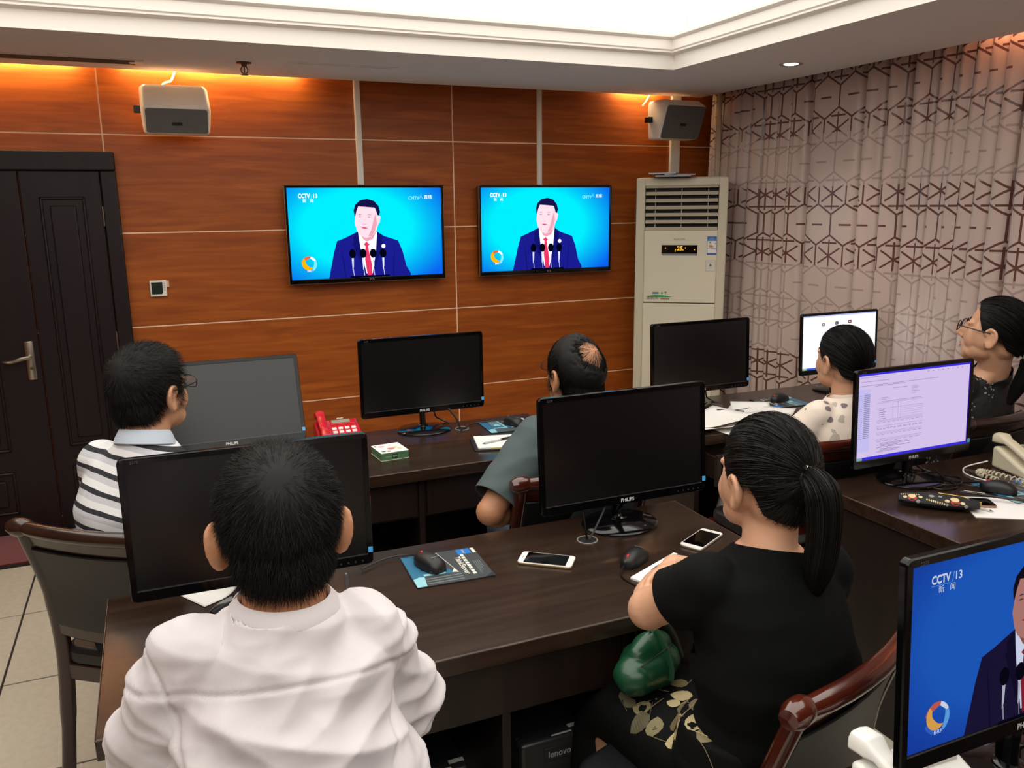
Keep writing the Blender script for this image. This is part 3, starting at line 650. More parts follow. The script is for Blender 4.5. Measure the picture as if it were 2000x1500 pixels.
for cx, cz in ((-0.105, 1.152), (-0.082, 1.156)):
    m.prism([(cx + 0.009 * math.cos(q) * (1 if i % 2 else 0.55), cz + 0.008 * math.sin(q) * (1 if i % 2 else 0.55)) for i, q in enumerate([k * PI / 5 for k in range(10)])], 0.0083, 0.009, Matrix(((1, 0, 0), (0, 0, -1), (0, 1, 0))), mi=0); m.b2((cx - 0.001, -0.009, 1.136), (cx + 0.001, -0.0083, cz), 0)
m.b2((-0.165, -0.009, 1.145), (-0.125, -0.0083, 1.158), 1)
put_text(m, '清新风', (-0.165, -0.0093, 1.118), X, Z, 0.026, 2, width=0.075)
for k in range(5): m.b2((-0.112 + 0.011 * k, -0.0092, 1.111), (-0.103 + 0.011 * k, -0.0084, 1.119), 3)
m.build('scenery_sticker', [mat('ink_green', '2f9a4e', 0.5), mat('ink_blueboard', '5b82a8', 0.5), mat('ink_brown', '5a4636', 0.5), mat('ink_rust', '9c5a4a', 0.5)], up, smooth=False)
pm = mat('booklet_paper', 'b8bcc4', 0.6); pm2 = mat('booklet_cover', '7d8591', 0.5)
for k, (dx, dy, r_, lb) in enumerate(((0, 0, -30, 'lowest grey booklet lying on top of the air conditioner'), (0.03, -0.01, -22, 'slate-covered booklet in the middle of the pile on the air conditioner'), (-0.045, 0.02, -44, 'topmost pale booklet lying askew on the air conditioner'))):
    bk = thing('booklet', lb, 'booklet', (2.99 + dx, 4.42 + dy, AH + 0.008 * k), r_, 'booklets on the air conditioner')
    m = MB(); m.b2((-0.105 + 0.01 * k, -0.075, 0.0005), (0.105 - 0.01 * k, 0.075, 0.0012)); m.b2((-0.105 + 0.01 * k, -0.075, 0.0066), (0.105 - 0.01 * k, 0.075, 0.0074)); m.build('cover', [pm, pm2, pm][k], bk, smooth=False)
    m = MB(); m.b2((-0.103 + 0.01 * k, -0.073, 0.0012), (0.103 - 0.01 * k, 0.073, 0.0066)); m.build('pages', pm, bk, smooth=False)

# ================================================================== FURNITURE
def desk(label, X0, X1, Y0, Y1, dividers=(), drawers=(), H=0.75, apron_z=0.545, open_drawer=None):
    """Y0 = sitter's side, Y1 = far side; dividers = x of uprights; drawers = (x0,x1) fronts in the apron"""
    t = thing('desk', label, 'desk', ((X0 + X1) / 2, (Y0 + Y1) / 2, 0)); ox, oy = (X0 + X1) / 2, (Y0 + Y1) / 2
    A = lambda x, y, z: (x - ox, y - oy, z)
    m = MB(); m.b2(A(X0, Y0, H - 0.045), A(X1, Y1, H)); m.build('desktop', M_DESK, t, bevel=0.003)
    m = MB(); m.b2(A(X0 + 0.001, Y0 - 0.0007, H - 0.0035), A(X1 - 0.001, Y0 + 0.002, H - 0.0012)); m.build('edge_wear_highlight', M_EDGE, t, smooth=False)  # thin strip carrying the worn edge and its painted highlight
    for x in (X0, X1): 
        m = MB(); s_ = 1 if x == X0 else -1; m.b2(A(x - 0.0006 * s_, Y0, H - 0.0035), A(x + 0.002 * s_, Y1, H - 0.0012)); m.build('edge_wear_highlight', M_EDGE, t, smooth=False)
    for x in (X0 + 0.015, X1 - 0.040):
        m = MB(); m.b2(A(x, Y0 + 0.015, 0), A(x + 0.025, Y1 - 0.01, H - 0.045)); m.build('side_panel', M_DESKP, t, bevel=0.001)
    m = MB(); m.b2(A(X0 + 0.04, Y1 - 0.05, 0.06), A(X1 - 0.04, Y1 - 0.03, H - 0.045)); m.build('modesty_panel', M_DESKP, t, smooth=False)
    xs = [X0 + 0.04] + sorted(dividers) + [X1 - 0.04]
    for x in dividers:
        m = MB(); m.b2(A(x - 0.011, Y0 + 0.04, 0), A(x + 0.011, Y1 - 0.05, H - 0.045)); m.build('divider', M_DESKP, t, bevel=0.001)
    m = MB(); m.b2(A(X0 + 0.04, Y0 + 0.05, apron_z), A(X1 - 0.04, Y0 + 0.066, H - 0.045)); m.build('apron', M_DESKP, t, smooth=False)
    for i, (a, b_) in enumerate(drawers):
        if open_drawer == i:
            m = MB(); y0 = Y0 - 0.10
            m.b2(A(a, y0, apron_z + 0.01), A(b_, y0 + 0.018, H - 0.06))
            for x in (a + 0.02, b_ - 0.032): m.b2(A(x, y0, apron_z + 0.02), A(x + 0.012, Y0 + 0.3, H - 0.08))
            m.b2(A(a + 0.02, y0, apron_z + 0.02), A(b_ - 0.02, Y0 + 0.3, apron_z + 0.03)); m.build('open_drawer', M_DESKP, t, bevel=0.001)
        else:
            m = MB(); m.b2(A(a, Y0 + 0.034, apron_z + 0.012), A(b_, Y0 + 0.05, H - 0.055)); m.build('drawer_front', M_DESKP, t, bevel=0.002)
    return t
desk('long dark wooden desk in the front row below the left television', -0.14, 1.56, 2.83, 3.44, (0.10, 0.52, 0.86, 1.20), ((0.12, 0.84), (0.88, 1.50)))
desk('dark wooden desk in the front row in front of the air conditioner', 2.02, 3.40, 2.76, 3.36, (2.45, 2.9), ((2.06, 2.44), (2.47, 3.3)), open_drawer=0)
desk('dark wooden desk in the second row with two black monitors and two phones', -0.175, 1.508, 1.545, 2.165, (0.33, 0.66, 0.98), ((0.35, 0.96), (1.0, 1.46)))
desk('dark wooden desk in the second row on the right with the beige telephone', 2.04, 3.38, 1.52, 2.10, (2.5, 2.95), ((2.08, 2.48), (2.52, 3.3)))
desk('dark wooden desk in the nearest row at the lower right corner', 0.93, 2.55, 0.25, 0.93, (1.4, 1.9), ((0.98, 1.38), (1.42, 2.5)))

# ------------------------------------------------------------------ chairs
M_CHW = mat('mahogany_lacquer', '3a120c', 0.16, spec=0.6, coat=0.6, var=(8, '57200f', 0.9, (1, 1, 0.4)))
M_CHD = mat('dark_chair_wood', '241611', 0.22, spec=0.5, coat=0.4, var=(8, '36221a', 0.9, (1, 1, 0.4)))
M_LEA = mat('black_leatherette', '17181a', 0.42, bump=(180, 0.15))
def make_chair(label, loc, rz, wood):
    t = thing('armless_chair', label, 'chair', loc, rz, 'wooden chairs at the desks')
    W = 0.225
    for s_ in (-1, 1):
        m = MB(); m.tube(smoothpath([(s_ * W, -0.27, 0), (s_ * W, -0.235, 0.22), (s_ * W, -0.215, 0.45), (s_ * W, -0.235, 0.65), (s_ * W, -0.30, 0.86)], 5), [1.0] * 6 + [1.15] * 9 + [1.0] * 6, 10, flat=(0.018, 0.021, (1, 0, 0)))
        m.build('rear_leg', wood, t)
        m = MB(); m.tube([(s_ * W, 0.20, 0), (s_ * W, 0.20, 0.43)], [0.016, 0.021], 10); m.build('front_leg', wood, t)
        m = MB(); m.lathe([(0.0, -0.034), (0.018, -0.032), (0.026, -0.015), (0.026, 0.015), (0.018, 0.032), (0, 0.034)], (s_ * (W + 0.004), -0.302, 0.868), 16, 0, R3('Y', 90)); m.build('rail_knob', wood, t)
        m = MB(); m.b2((s_ * W - 0.011, -0.21, 0.37), (s_ * W + 0.011, 0.20, 0.42)); m.build('side_rail', wood, t, bevel=0.003)
    m = MB(); m.tube([(x, -0.302 - 0.03 * (1 - (x / W) ** 2), 0.868) for x in np.linspace(-W, W, 9)], [0.017] + [0.021] * 7 + [0.017], 12); m.build('top_rail', wood, t)
    def bend(z): return -0.235 - 0.067 * ((z - 0.65) / 0.215) ** 1.4 if z > 0.65 else -0.215 - 0.02 * (z - 0.45) / 0.2
    def slab(z0, z1, hw, th, nm, ma, K=6, n=9):
        m = MB(); rings = []
        for i in range(n):
            x = -hw + 2 * hw * i / (n - 1); ring = []; cv = -0.025 * (1 - (x / W) ** 2)
            for k in range(K): z = z0 + (z1 - z0) * k / (K - 1); ring.append((x, bend(z) + cv - th / 2, z))
            for k in range(K - 1, -1, -1): z = z0 + (z1 - z0) * k / (K - 1); ring.append((x, bend(z) + cv + th / 2, z))
            rings.append(ring)
        m.loft(rings); return m.build(nm, ma, t, bevel=0.004)
    slab(0.805, 0.855, W - 0.012, 0.016, 'crest_panel', wood)
    slab(0.555, 0.805, W - 0.014, 0.034, 'back_cushion', M_LEA)
    slab(0.515, 0.555, W - 0.012, 0.018, 'lower_rail', wood)
    m = MB(); m.prism(rrect(0.46, 0.46, 0.06, 5), 0.42, 0.475); m.build('seat', M_LEA, t, bevel=0.016, seg=3)
    for y in (-0.215, 0.20):
        m = MB(); m.b2((-W, y - 0.011, 0.37), (W, y + 0.011, 0.42)); m.build('cross_rail', wood, t, bevel=0.003)
    return t
def back_at(x, y, rz):      # seat origin so that the middle of the top rail stands at x, y
    a = math.radians(rz); return (x - 0.302 * math.sin(a), y + 0.302 * math.cos(a), 0)
ch = make_chair('dark wooden chair with black padded back under the man in striped polo', back_at(-0.205, 2.325, -37), -37, M_CHD)
def chair_copy(label, loc, rz, wood):
    c = copy_tree(ch); c['label'] = label; c.location = loc; c.rotation_euler = (0, 0, math.radians(rz))
    if wood is not M_CHD:
        for o in c.children:
            if o.data.materials[0] is M_CHD:
                o.material_slots[0].link = 'OBJECT'; o.material_slots[0].material = wood
    return c
chair_copy('red mahogany chair under the man in the grey polo shirt', back_at(1.205, 2.205, 0), 0, M_CHW)
chair_copy('red mahogany chair under the woman in the black T-shirt at lower right', back_at(1.140, 1.025, 19), 19, M_CHW)
chair_copy('red mahogany chair under the woman in the floral blouse', back_at(2.255, 2.135, 0), 0, M_CHW)
chair_copy('dark chair under the woman in black lace by the curtain', back_at(3.03, 2.135, 4), 4, M_CHD)
chair_copy('dark chair under the man in the white shirt', back_at(0.135, 0.93, -4), -4, M_CHD)

# ------------------------------------------------------------------ monitors
M_SCR_OFF = mat('screen_off_matte', '08080a', 0.28, spec=0.5)
M_BEZ = mat('monitor_bezel', '060608', 0.12, spec=0.28)
M_LOGO = mat('logo_print', 'c9c9c9', 0.4); M_GREYTXT = mat('faint_print', '4a4a4c', 0.5)
MW, MH, SW, SH = 0.555, 0.338, 0.527, 0.2965
def monitor(label, x, y, bz, tilt=3, yaw=0, content=None, base_dx=0, base=True, scale=1.0, sticker_on=True, cable=True, base_y=0.0):
    """x, y = middle of the screen plane, bz = height of the lower edge above the desk, desk top at 0.75"""
    t = thing('monitor', label, 'monitor', (x, y, 0.75), yaw)
    hd = bpy.data.objects.new('screen_head', None)
    R = R3('X', tilt * -1).to_4x4()
    def P(p):
        q = R @ Vector((p[0] * scale, p[1] * scale, (p[2]) * scale)); return (q.x, q.y, q.z + bz)
    def fin(mb, nm, ma, par, **k):
        mb.v = [P(p) for p in mb.v]; return mb.build(nm, ma, par, **k)
    zb = MH - 0.014 - SH    # bottom of the picture above lower edge
    m = MB(); m.prism(rrect(MW - 0.07, MH - 0.06, 0.02), -0.042, -0.012, Matrix(((1, 0, 0), (0, 0, -1), (0, 1, 0))), (0, 0, MH / 2)); 
    h = fin(m, 'housing', M_DARK, t, bevel=0.008)
    # bezel: rounded outer loop to rectangular inner loop
    m = MB(); n = 4; outer = rrect(MW, MH, 0.012, n); inner = []
    for (ox_, oz_) in outer: inner.append((max(-SW / 2, min(SW / 2, ox_)), max(zb - MH / 2, min(zb + SH - MH / 2, oz_))))
    ring = lambda pts, yy: [(a, yy, b_ + MH / 2) for a, b_ in pts]
    shr = [(a * 0.994, b_ * 0.99) for a, b_ in outer]
    m.loft([ring(outer, 0.014), ring(outer, 0.003), ring(shr, 0.0), ring(inner, 0.001), ring(inner, 0.006)], 0, False)
    fin(m, 'bezel', M_BEZ, t, ang=25)
    m = MB(); m.b2((-SW / 2, 0.004, zb), (SW / 2, 0.010, zb + SH)); sc = fin(m, 'screen', M_SCR_OFF, t, smooth=False)
    m = MB(); m.b2((-SW / 2, 0.0005, zb - 0.0025), (SW / 2, 0.004, zb)); fin(m, 'lower_trim', mat('grey_lip', '3b3b3d', 0.3), t, smooth=False)
    m = MB(); put_text(m, 'PHILIPS', (0, -0.0005, zb * 0.42), (1, 0, 0), (0, 0, 1), 0.0145, bold=0.0004, width=0.044); fin(m, 'maker_logo', M_LOGO, t, smooth=False)
    m = MB(); put_text(m, '227E', (-MW / 2 + 0.035, -0.0004, MH - 0.010), (1, 0, 0), (0, 0, 1), 0.009, width=0.018); fin(m, 'model_mark', M_GREYTXT, t, smooth=False)
    for k in range(5):
        m = MB(); m.cyl((MW / 2 - 0.10 + 0.018 * k, 0.001, zb * 0.40), (MW / 2 - 0.10 + 0.018 * k, -0.0008, zb * 0.40), 0.0028, n=10); fin(m, 'button', mat('button_dark', '2a2a2c', 0.4), t)
    if sticker_on:
        m = MB(); m.b2((SW / 2 + 0.0015, -0.0006, zb + 0.003), (SW / 2 + 0.0125, 0.002, zb + 0.017)); fin(m, 'blue_sticker', mat('sticker_blue', '4aa3dd', 0.4, emis=('4aa3dd', 0.15)), t, smooth=False)
    if content: content(t, fin, zb)
    if base:
        by = 0.02 + base_y
        m = MB(); m.lathe([(0.0, 0.0), (0.118, 0.0), (0.120, 0.006), (0.114, 0.010), (0.06, 0.016), (0.03, 0.019), (0.0, 0.020)], (base_dx, by, 0), 40, sx=1.0, sy=0.86); m.build('base', M_GLOSS, t, ang=40)
        m = MB(); m.tube(smoothpath([(base_dx, by + 0.015, 0.012), (base_dx, by + 0.02, bz * 0.5), (base_dx, 0.035, bz + 0.04)], 4), 1.0, 12, flat=(0.020, 0.013, (1, 0, 0))); m.build('neck', M_GLOSS, t)
        m = MB(); m.lathe([(0.028, 0.0), (0.026, 0.006), (0.018, 0.009)], (base_dx, by + 0.012, 0.016), 20); m.build('neck_collar', M_GLOSS, t)
    if cable:
        m = MB(); m.tube(smoothpath([(base_dx + 0.05, 0.05, bz + 0.06), (base_dx + 0.07, 0.06, bz * 0.6), (base_dx + 0.10, 0.08, 0.02), (base_dx + 0.13, 0.05, 0.004)], 5), 0.0035, 8); m.build('cable', M_DARK, t)
    return t
# picture contents of the lit monitors
def c_doc(t, fin, zb):
    me = MB()
    def rect(m, u0, v0, u1, v1, d, mi=0): m.add([(-SW / 2 + u0 * SW, 0.0038 - d * 0.0003, zb + v0 * SH), (-SW / 2 + u1 * SW, 0.0038 - d * 0.0003, zb + v0 * SH), (-SW / 2 + u1 * SW, 0.0038 - d * 0.0003, zb + v1 * SH), (-SW / 2 + u0 * SW, 0.0038 - d * 0.0003, zb + v1 * SH)], [(0, 1, 2, 3)], mi)
    rect(me, 0, 0, 1, 1, 1, 0); rect(me, 0, 0.975, 1, 1, 2, 1); rect(me, 0, 0, 1, 0.032, 2, 1); rect(me, 0, 0, 0.05, 0.032, 3, 4); rect(me, 0.99, 0.03, 1, 0.98, 3, 5)
    rect(me, 0.0, 0.10, 0.105, 0.82, 2, 2)
    rnd = random.Random(3)
    for k in range(24):
        v = 0.75 - k * 0.0215; rect(me, 0.008, v, 0.04, v + 0.004, 3, 3); rect(me, 0.05, v, 0.10, v + 0.009, 3, 3)
    for v, u0, u1 in ((0.905, 0.02, 0.26), (0.955, 0.02, 0.2), (0.86, 0.0, 0.7), (0.845, 0.14, 0.40), (0.80, 0.30, 0.42), (0.70, 0.17, 0.26), (0.68, 0.17, 0.24), (0.655, 0.17, 0.55)):
        rect(me, u0, v, u1, v + 0.005, 3, 3)
    for v in (0.80, 0.785, 0.77, 0.75, 0.735, 0.715): rect(me, 0.46, v, 0.50 + rnd.random() * 0.05, v + 0.004, 3, 3)
    for v in (0.64, 0.575, 0.44, 0.425, 0.37, 0.30, 0.285, 0.22, 0.205): rect(me, 0.16, v, 0.57, v + 0.003, 3, 3)
    for u in (0.30, 0.345, 0.37): rect(me, u, 0.44, u + 0.002, 0.64, 3, 3)
    for k in range(5): rect(me, 0.18, 0.555 - 0.025 * k, 0.18 + 0.045 + 0.02 * rnd.random(), 0.562 - 0.025 * k, 3, 3); rect(me, 0.38, 0.555 - 0.025 * k, 0.57, 0.557 - 0.025 * k, 3, 3)
    for v in (0.41, 0.345, 0.335, 0.27, 0.19): 
        u = 0.17
        while u < 0.56: L = 0.01 + 0.03 * rnd.random(); rect(me, u, v, min(u + L, 0.57), v + 0.005, 3, 3); u += L + 0.015
    for v in (0.165, 0.15, 0.135, 0.12, 0.10, 0.085, 0.07): rect(me, 0.17 + 0.03 * (rnd.random() > 0.5), v, 0.30 + 0.2 * rnd.random(), v + 0.006, 3, 3)
    for k in range(9): rect(me, 0.60 + 0.045 * k, 0.945, 0.61 + 0.045 * k, 0.955, 3, 3)
    fin(me, 'document_picture', [emit('doc_lilac', 'd5c2ea', 1.0), emit('doc_bar', '3a2fd8', 1.0), emit('doc_side', 'c4bdf0', 1.0), emit('doc_ink', '8f84a8', 1.0), emit('doc_start', '7fa3a8', 1.0), emit('doc_edge', '3d22a8', 0.8)], t, smooth=False)
def c_white(t, fin, zb):
    me = MB()
    def rect(m, u0, v0, u1, v1, d, mi=0): m.add([(-SW / 2 + u0 * SW, 0.0038 - d * 0.0003, zb + v0 * SH), (-SW / 2 + u1 * SW, 0.0038 - d * 0.0003, zb + v0 * SH), (-SW / 2 + u1 * SW, 0.0038 - d * 0.0003, zb + v1 * SH), (-SW / 2 + u0 * SW, 0.0038 - d * 0.0003, zb + v1 * SH)], [(0, 1, 2, 3)], mi)
    rect(me, 0, 0, 1, 1, 1, 0); rect(me, 0, 0.975, 1, 1, 2, 1); rect(me, 0, 0, 1, 0.035, 2, 2); rect(me, 0, 0, 0.06, 0.035, 3, 3)
    for u, v, mi in ((0.25, 0.80, 4), (0.43, 0.81, 5), (0.61, 0.82, 6)): rect(me, u, v, u + 0.045, v + 0.055, 3, mi); rect(me, u + 0.012, v + 0.018, u + 0.03, v + 0.035, 4, 0)
    fin(me, 'desktop_picture', [emit('dt_white', 'fbfbff', 1.15), emit('dt_top', 'b9c0f5', 1.0), emit('dt_bar', '3c63d8', 1.0), emit('dt_start', '9fc490', 1.0), emit('dt_i1', '8d8d93', 1.0), emit('dt_i2', '34363c', 1.0), emit('dt_i3', '8a3a30', 1.0)], t, smooth=False)
bd_pc = backdrop_mat('screen_blue', '1f5cc4', '1838a0', 0.82)
def c_news(t, fin, zb):
    me = bpy.data.meshes.new('backdrop'); a, b_ = SW / 2, zb
    me.from_pydata([(-a, 0.0036, zb), (a, 0.0036, zb), (a, 0.0036, zb + SH), (-a, 0.0036, zb + SH)], [], [(0, 1, 2, 3)])
    ul = me.uv_layers.new(name='UVMap'); ul.data.foreach_set('uv', [0, 0, 1, 0, 1, 1, 0, 1]); o = link('backdrop', me, bd_pc, t, smooth=False)
    p = broadcast(o, SW, SH, 0.0036, (0, zb + SH / 2), 9, PAL_PC)
    mw = t['head_matrix'] if 'head_matrix' in t else None
    for ob in (o, p):
        for v in ob.data.vertices: v.co = Vector(c_news.P(v.co))
M1 = monitor('monitor tilted far back with a grey sheen at the left of the front desk', 0.222, 3.20, 0.070, 20, 0, base_dx=0.0, base_y=0.05)
monitor('black monitor standing in the middle of the front desk beside the red telephone', 1.034, 3.36, 0.077, 1, 0, base_dx=-0.005, base_y=-0.02)
monitor('black monitor in front of the air conditioner', 2.345, 3.17, 0.080, 3, 0)
monitor('monitor with white desktop picture behind the floral-bloused woman', 3.205, 3.18, 0.098, 3, 0, c_white, scale=0.92)
monitor('large dark monitor in the middle of the second row, partly hiding the grey polo man', 1.220, 1.985, 0.094, 4, 0, base_dx=0.02, base_y=0.055, cable=False)
monitor('monitor with lilac document window on the right second-row desk', 2.347, 1.965, 0.082, 3, 0, c_doc, base_dx=0.02, scale=0.985)
monitor('dark monitor directly in front of the man in the white shirt', 0.168, 1.925, 0.079, 1, -1, base_dx=0.0)
c_news.P = lambda p: ((lambda q: (q.x, q.y, q.z + 0.109))(R3('X', -4) @ Vector(p)))
monitor('monitor showing the blue news broadcast in the lower right corner', 1.235, 0.772, 0.109, 4, 0, c_news, base_dx=0.02, base_y=0.0)

# ------------------------------------------------------------------ small electronics
M_MOUSE = mat('mouse_black', '141416', 0.45); M_RED = mat('wheel_red', 'b3121c', 0.4)
def mouse(label, x, y, z, rz, cord=None, s=1.0, cord_room=None):
    t = thing('computer_mouse', label, 'mouse', (x, y, z), rz)
    m = MB(); rings = []
    for k in range(11):
        u = k / 10; yy = -0.055 + 0.11 * u; hw = 0.031 * (1 - 0.12 * math.sin(PI * u)) * (math.sin(PI * min(1, 0.12 + 0.9 * u)) ** 0.35 if u > 0.02 else 0.55)
        hh = 0.038 * math.sin(PI * (0.10 + 0.72 * (u ** 0.75))) ** 0.8 * (1.0 if u < 0.85 else 0.92)
        ring = [(hw * math.cos(a) * s, yy * s, (0.002 + hh * max(0, math.sin(a)) ** 0.6) * s) for a in [PI * q / 10 for q in range(11)]] + [(-hw * 0.9 * s, yy * s, 0), (hw * 0.9 * s, yy * s, 0)]
        rings.append(ring)
    m.loft(rings); m.build('mouse_body', M_MOUSE, t, ang=50)
    m = MB(); m.lathe([(0.0, -0.0035), (0.009, -0.003), (0.0105, 0), (0.009, 0.0035), (0, 0.0035)], (0, 0.030 * s, 0.0265 * s), 16, 0, R3('Y', 90)); m.build('scroll_wheel', M_RED, t)
    m = MB(); m.b2((-0.0005, 0.012 * s, 0.030 * s), (0.0005, 0.05 * s, 0.033 * s)); 
    m2 = MB(); put_text(m2, 'lenovo', (0, -0.028 * s, 0.0375 * s), (1, 0, 0), (0, 0.96, 0.10), 0.0085, width=0.022); m2.build('maker_logo', mat('mouse_logo', '8f8f92', 0.4), t, smooth=False)
    if cord_room:
        cord = [(0, 0.055, 0.012)] + [tuple(R3('Z', -rz) @ (Vector(p) - Vector((x, y, z)))) for p in cord_room]
    if cord:
        m = MB(); m.tube(smoothpath(cord, 6), 0.0022, 6); m.build('cord', M_DARK, t)
    return t
mouse('black mouse with red wheel on the printed mouse pad beside the dark monitor', 0.612, 2.0, 0.754, 20, [(0, 0.055, 0.012), (0.0, 0.09, 0.006), (-0.05, 0.12, 0.003), (-0.14, 0.11, 0.003)])
mouse('black mouse with red wheel lying loose between the two phones', 1.128, 1.80, 0.75, 122, cord_room=[(1.058, 1.748, 0.754), (1.052, 1.71, 0.753), (1.062, 1.64, 0.753), (1.045, 1.58, 0.753), (1.035, 1.552, 0.753), (1.033, 1.538, 0.745), (1.03, 1.534, 0.66), (1.01, 1.50, 0.56), (0.965, 1.43, 0.60)])
mouse('black mouse beside the open notebook on the front desk', 1.41, 3.265, 0.753, 20, [(0, 0.055, 0.012), (-0.03, 0.10, 0.004), (-0.12, 0.13, 0.003), (-0.24, 0.08, 0.003)])
mouse('black mouse on the pad near the loose papers by the curtain', 2.76, 3.11, 0.754, 100, [(0, 0.055, 0.012), (0.02, 0.12, 0.004), (-0.02, 0.25, 0.003), (0.0, 0.36, 0.003)])
mouse('black mouse beside the beige telephone', 2.52, 1.77, 0.754, 35, [(0, 0.055, 0.012), (0.0, 0.09, 0.006), (0.06, 0.16, 0.003), (0.16, 0.20, 0.003)])

def mousepad(label, x, y, rz, w=0.22, d_=0.20, z=0.75, style=0, mir=False):
    t = thing('mouse_pad', label, 'mouse pad', (x, y, z), rz)
    m = MB(); m.prism(rrect(w, d_, 0.008), 0, 0.003); m.build('rubber_sheet', mat('pad_rubber', '101214', 0.8), t)
    m = MB(); cols = ['3d4143', '2a6a8c', '8fc4cf', '5e7f8d', 'd8d6cc', '1f6fc0', '22282b', '6f7a7c']
    def q(pts, mi, d): m.add([(w * (u - 0.5), d_ * (v - 0.5), 0.0032 + 0.00015 * d) for u, v in pts], [tuple(range(len(pts)))], mi)
    q([(0.01, 0.01), (0.99, 0.01), (0.99, 0.99), (0.01, 0.99)], 0, 0)
    q([(0.01, 0.99), (0.01, 0.01), (0.08, 0.01), (0.16, 0.30), (0.16, 0.99)], 1, 1); q([(0.01, 0.25), (0.01, 0.01), (0.13, 0.01), (0.16, 0.28), (0.10, 0.30)], 2, 2)
    q([(0.16, 0.30), (0.57, 0.28), (0.48, 0.45), (0.16, 0.46)], 1, 2); q([(0.16, 0.30), (0.42, 0.29), (0.40, 0.36), (0.16, 0.36)], 2, 3)
    q([(0.36, 0.98), (0.40, 0.98), (0.44, 0.30), (0.40, 0.30)], 2, 4); q([(0.18, 0.95), (0.34, 0.95), (0.38, 0.48), (0.18, 0.50)], 3, 2); q([(0.24, 0.62), (0.33, 0.68), (0.36, 0.5), (0.22, 0.5)], 2, 3)
    q([(0.52, 0.30), (0.60, 0.27), (0.57, 0.40)], 4, 4); q([(0.475, 0.98), (0.482, 0.98), (0.60, 0.27), (0.593, 0.27)], 4, 3)
    for k in range(3): q([(0.16, 0.06 + 0.07 * k), (0.62, 0.06 + 0.07 * k), (0.62, 0.08 + 0.07 * k), (0.16, 0.08 + 0.07 * k)], 7, 2)
    q([(0.74, 0.80), (0.92, 0.80), (0.92, 0.97), (0.74, 0.97)], 5, 2)
    q([(0.945, 0.80), (0.985, 0.80), (0.985, 0.97), (0.945, 0.97)], 4, 2)
    q([(0.86, 0.0), (1.0, 0.0), (1.0, 0.12)], 6, 5)
    X, Y = Vector((0, -1, 0)), Vector((1, 0, 0))
    put_text(m, 'ThinkServer', (w * 0.195, -d_ * 0.05, 0.0042), X, Y, 0.022, 4, bold=0.0004, width=0.115)
    for k in range(8): q([(0.755, 0.80 - 0.085 * k), (0.80, 0.80 - 0.085 * k), (0.80, 0.735 - 0.085 * k), (0.755, 0.735 - 0.085 * k)], 4, 3)
    put_text(m, 'intel', (w * 0.33, d_ * 0.385, 0.0042), X, Y, 0.012, 4, width=0.022)
    for k in range(4): q([(0.86 + 0.025 * k, 0.55), (0.868 + 0.025 * k, 0.55), (0.868 + 0.025 * k, 0.14 + 0.06 * k), (0.86 + 0.025 * k, 0.14 + 0.06 * k)], 7, 2)
    m.build('printed_surface', [mat('print_' + c_, c_, 0.35) for c_ in cols], t, smooth=False)
    return t
mousepad('grey and blue printed mouse pad in the middle of the second-row desk', 0.657, 1.984, -3, 0.212, 0.20)
mousepad('printed mouse pad beside the open notebook on the front desk', 1.385, 3.27, -3)
mousepad('printed mouse pad near the loose papers by the curtain', 2.76, 3.10, 176)
mousepad('printed mouse pad beside the beige telephone', 2.60, 1.75, -10)

def phone(label, cx, cy, rz, w, l, body, z=0.75, cat='smartphone', face='f2efe9', brz=0):
    t = thing('smartphone', label, cat, (cx, cy, z), rz)
    m = MB(); m.prism(rrect(w, l, 0.011, 5), 0, 0.0075); m.build('phone_body', body, t, bevel=0.0025, seg=3)
    m = MB(); m.prism(rrect(w - 0.003, l - 0.003, 0.010, 5), 0.0075, 0.0079); f = m.build('front_glass', mat('phone_face_' + face, face, 0.12), t, smooth=False)
    m = MB(); m.b2((-w / 2 + 0.0035, -l / 2 + 0.018, 0.0078), (w / 2 - 0.0035, l / 2 - 0.018, 0.0083)); m.build('display', mat('phone_glass', '040405', 0.06), t, smooth=False)
    m = MB(); m.b2((-0.006, l / 2 - 0.0105, 0.0078), (0.006, l / 2 - 0.0092, 0.0084)); m.build('earpiece', M_DARK, t, smooth=False)
    return t
GOLD = mat('champagne_metal', 'b9a98f', 0.3, 0.8); SILV = mat('silver_metal', 'c9c3bd', 0.3, 0.8)
phone('gold smartphone with white face lying between the mouse pad and the loose mouse', 0.918, 1.905, 52, 0.074, 0.152, GOLD)
phone('white smartphone lying at the right end of the second-row desk', 1.386, 1.847, -62, 0.070, 0.150, SILV)
phone('black smartphone with rose-gold edge on the notepad beside the pencil case', 2.335, 1.735, 60, 0.072, 0.150, mat('rose_metal', 'a5806a', 0.35, 0.5), 0.7525, face='1a1412')

# grommet with monitor cables on the second-row desk
def grommet(label, x, y, z=0.75):
    t = thing('cable_grommet', label, 'grommet', (x, y, z))
    m = MB(); m.tube([(0.029 * math.cos(2 * PI * k / 32), 0.029 * math.sin(2 * PI * k / 32), 0.001) for k in range(32)], 0.0018, 8, closed=True); m.build('grommet_ring', mat('grommet_grey', '8b8781', 0.4), t)
    m = MB(); m.lathe([(0.0, 0.0002), (0.027, 0.0002), (0.027, 0.0006), (0, 0.0006)], n=32); m.build('grommet_hole', mat('hole_black', '020202', 0.9), t)
    return t
grommet('round cable hole in the second-row desk beside the large monitor base', 1.09, 1.99)
m = MB(); m.tube(smoothpath([(1.085, 2.03, 0.925), (1.083, 2.02, 0.87), (1.086, 2.0, 0.80), (1.09, 1.992, 0.7515)], 6), 0.0032, 8); m.cyl((1.0845, 2.026, 0.90), (1.0825, 2.016, 0.855), 0.008, 0.006, 10)
tag(m.build('monitor_cable', M_DARK), 'thick black monitor plug cable dropping into the desk cable hole', 'cable')
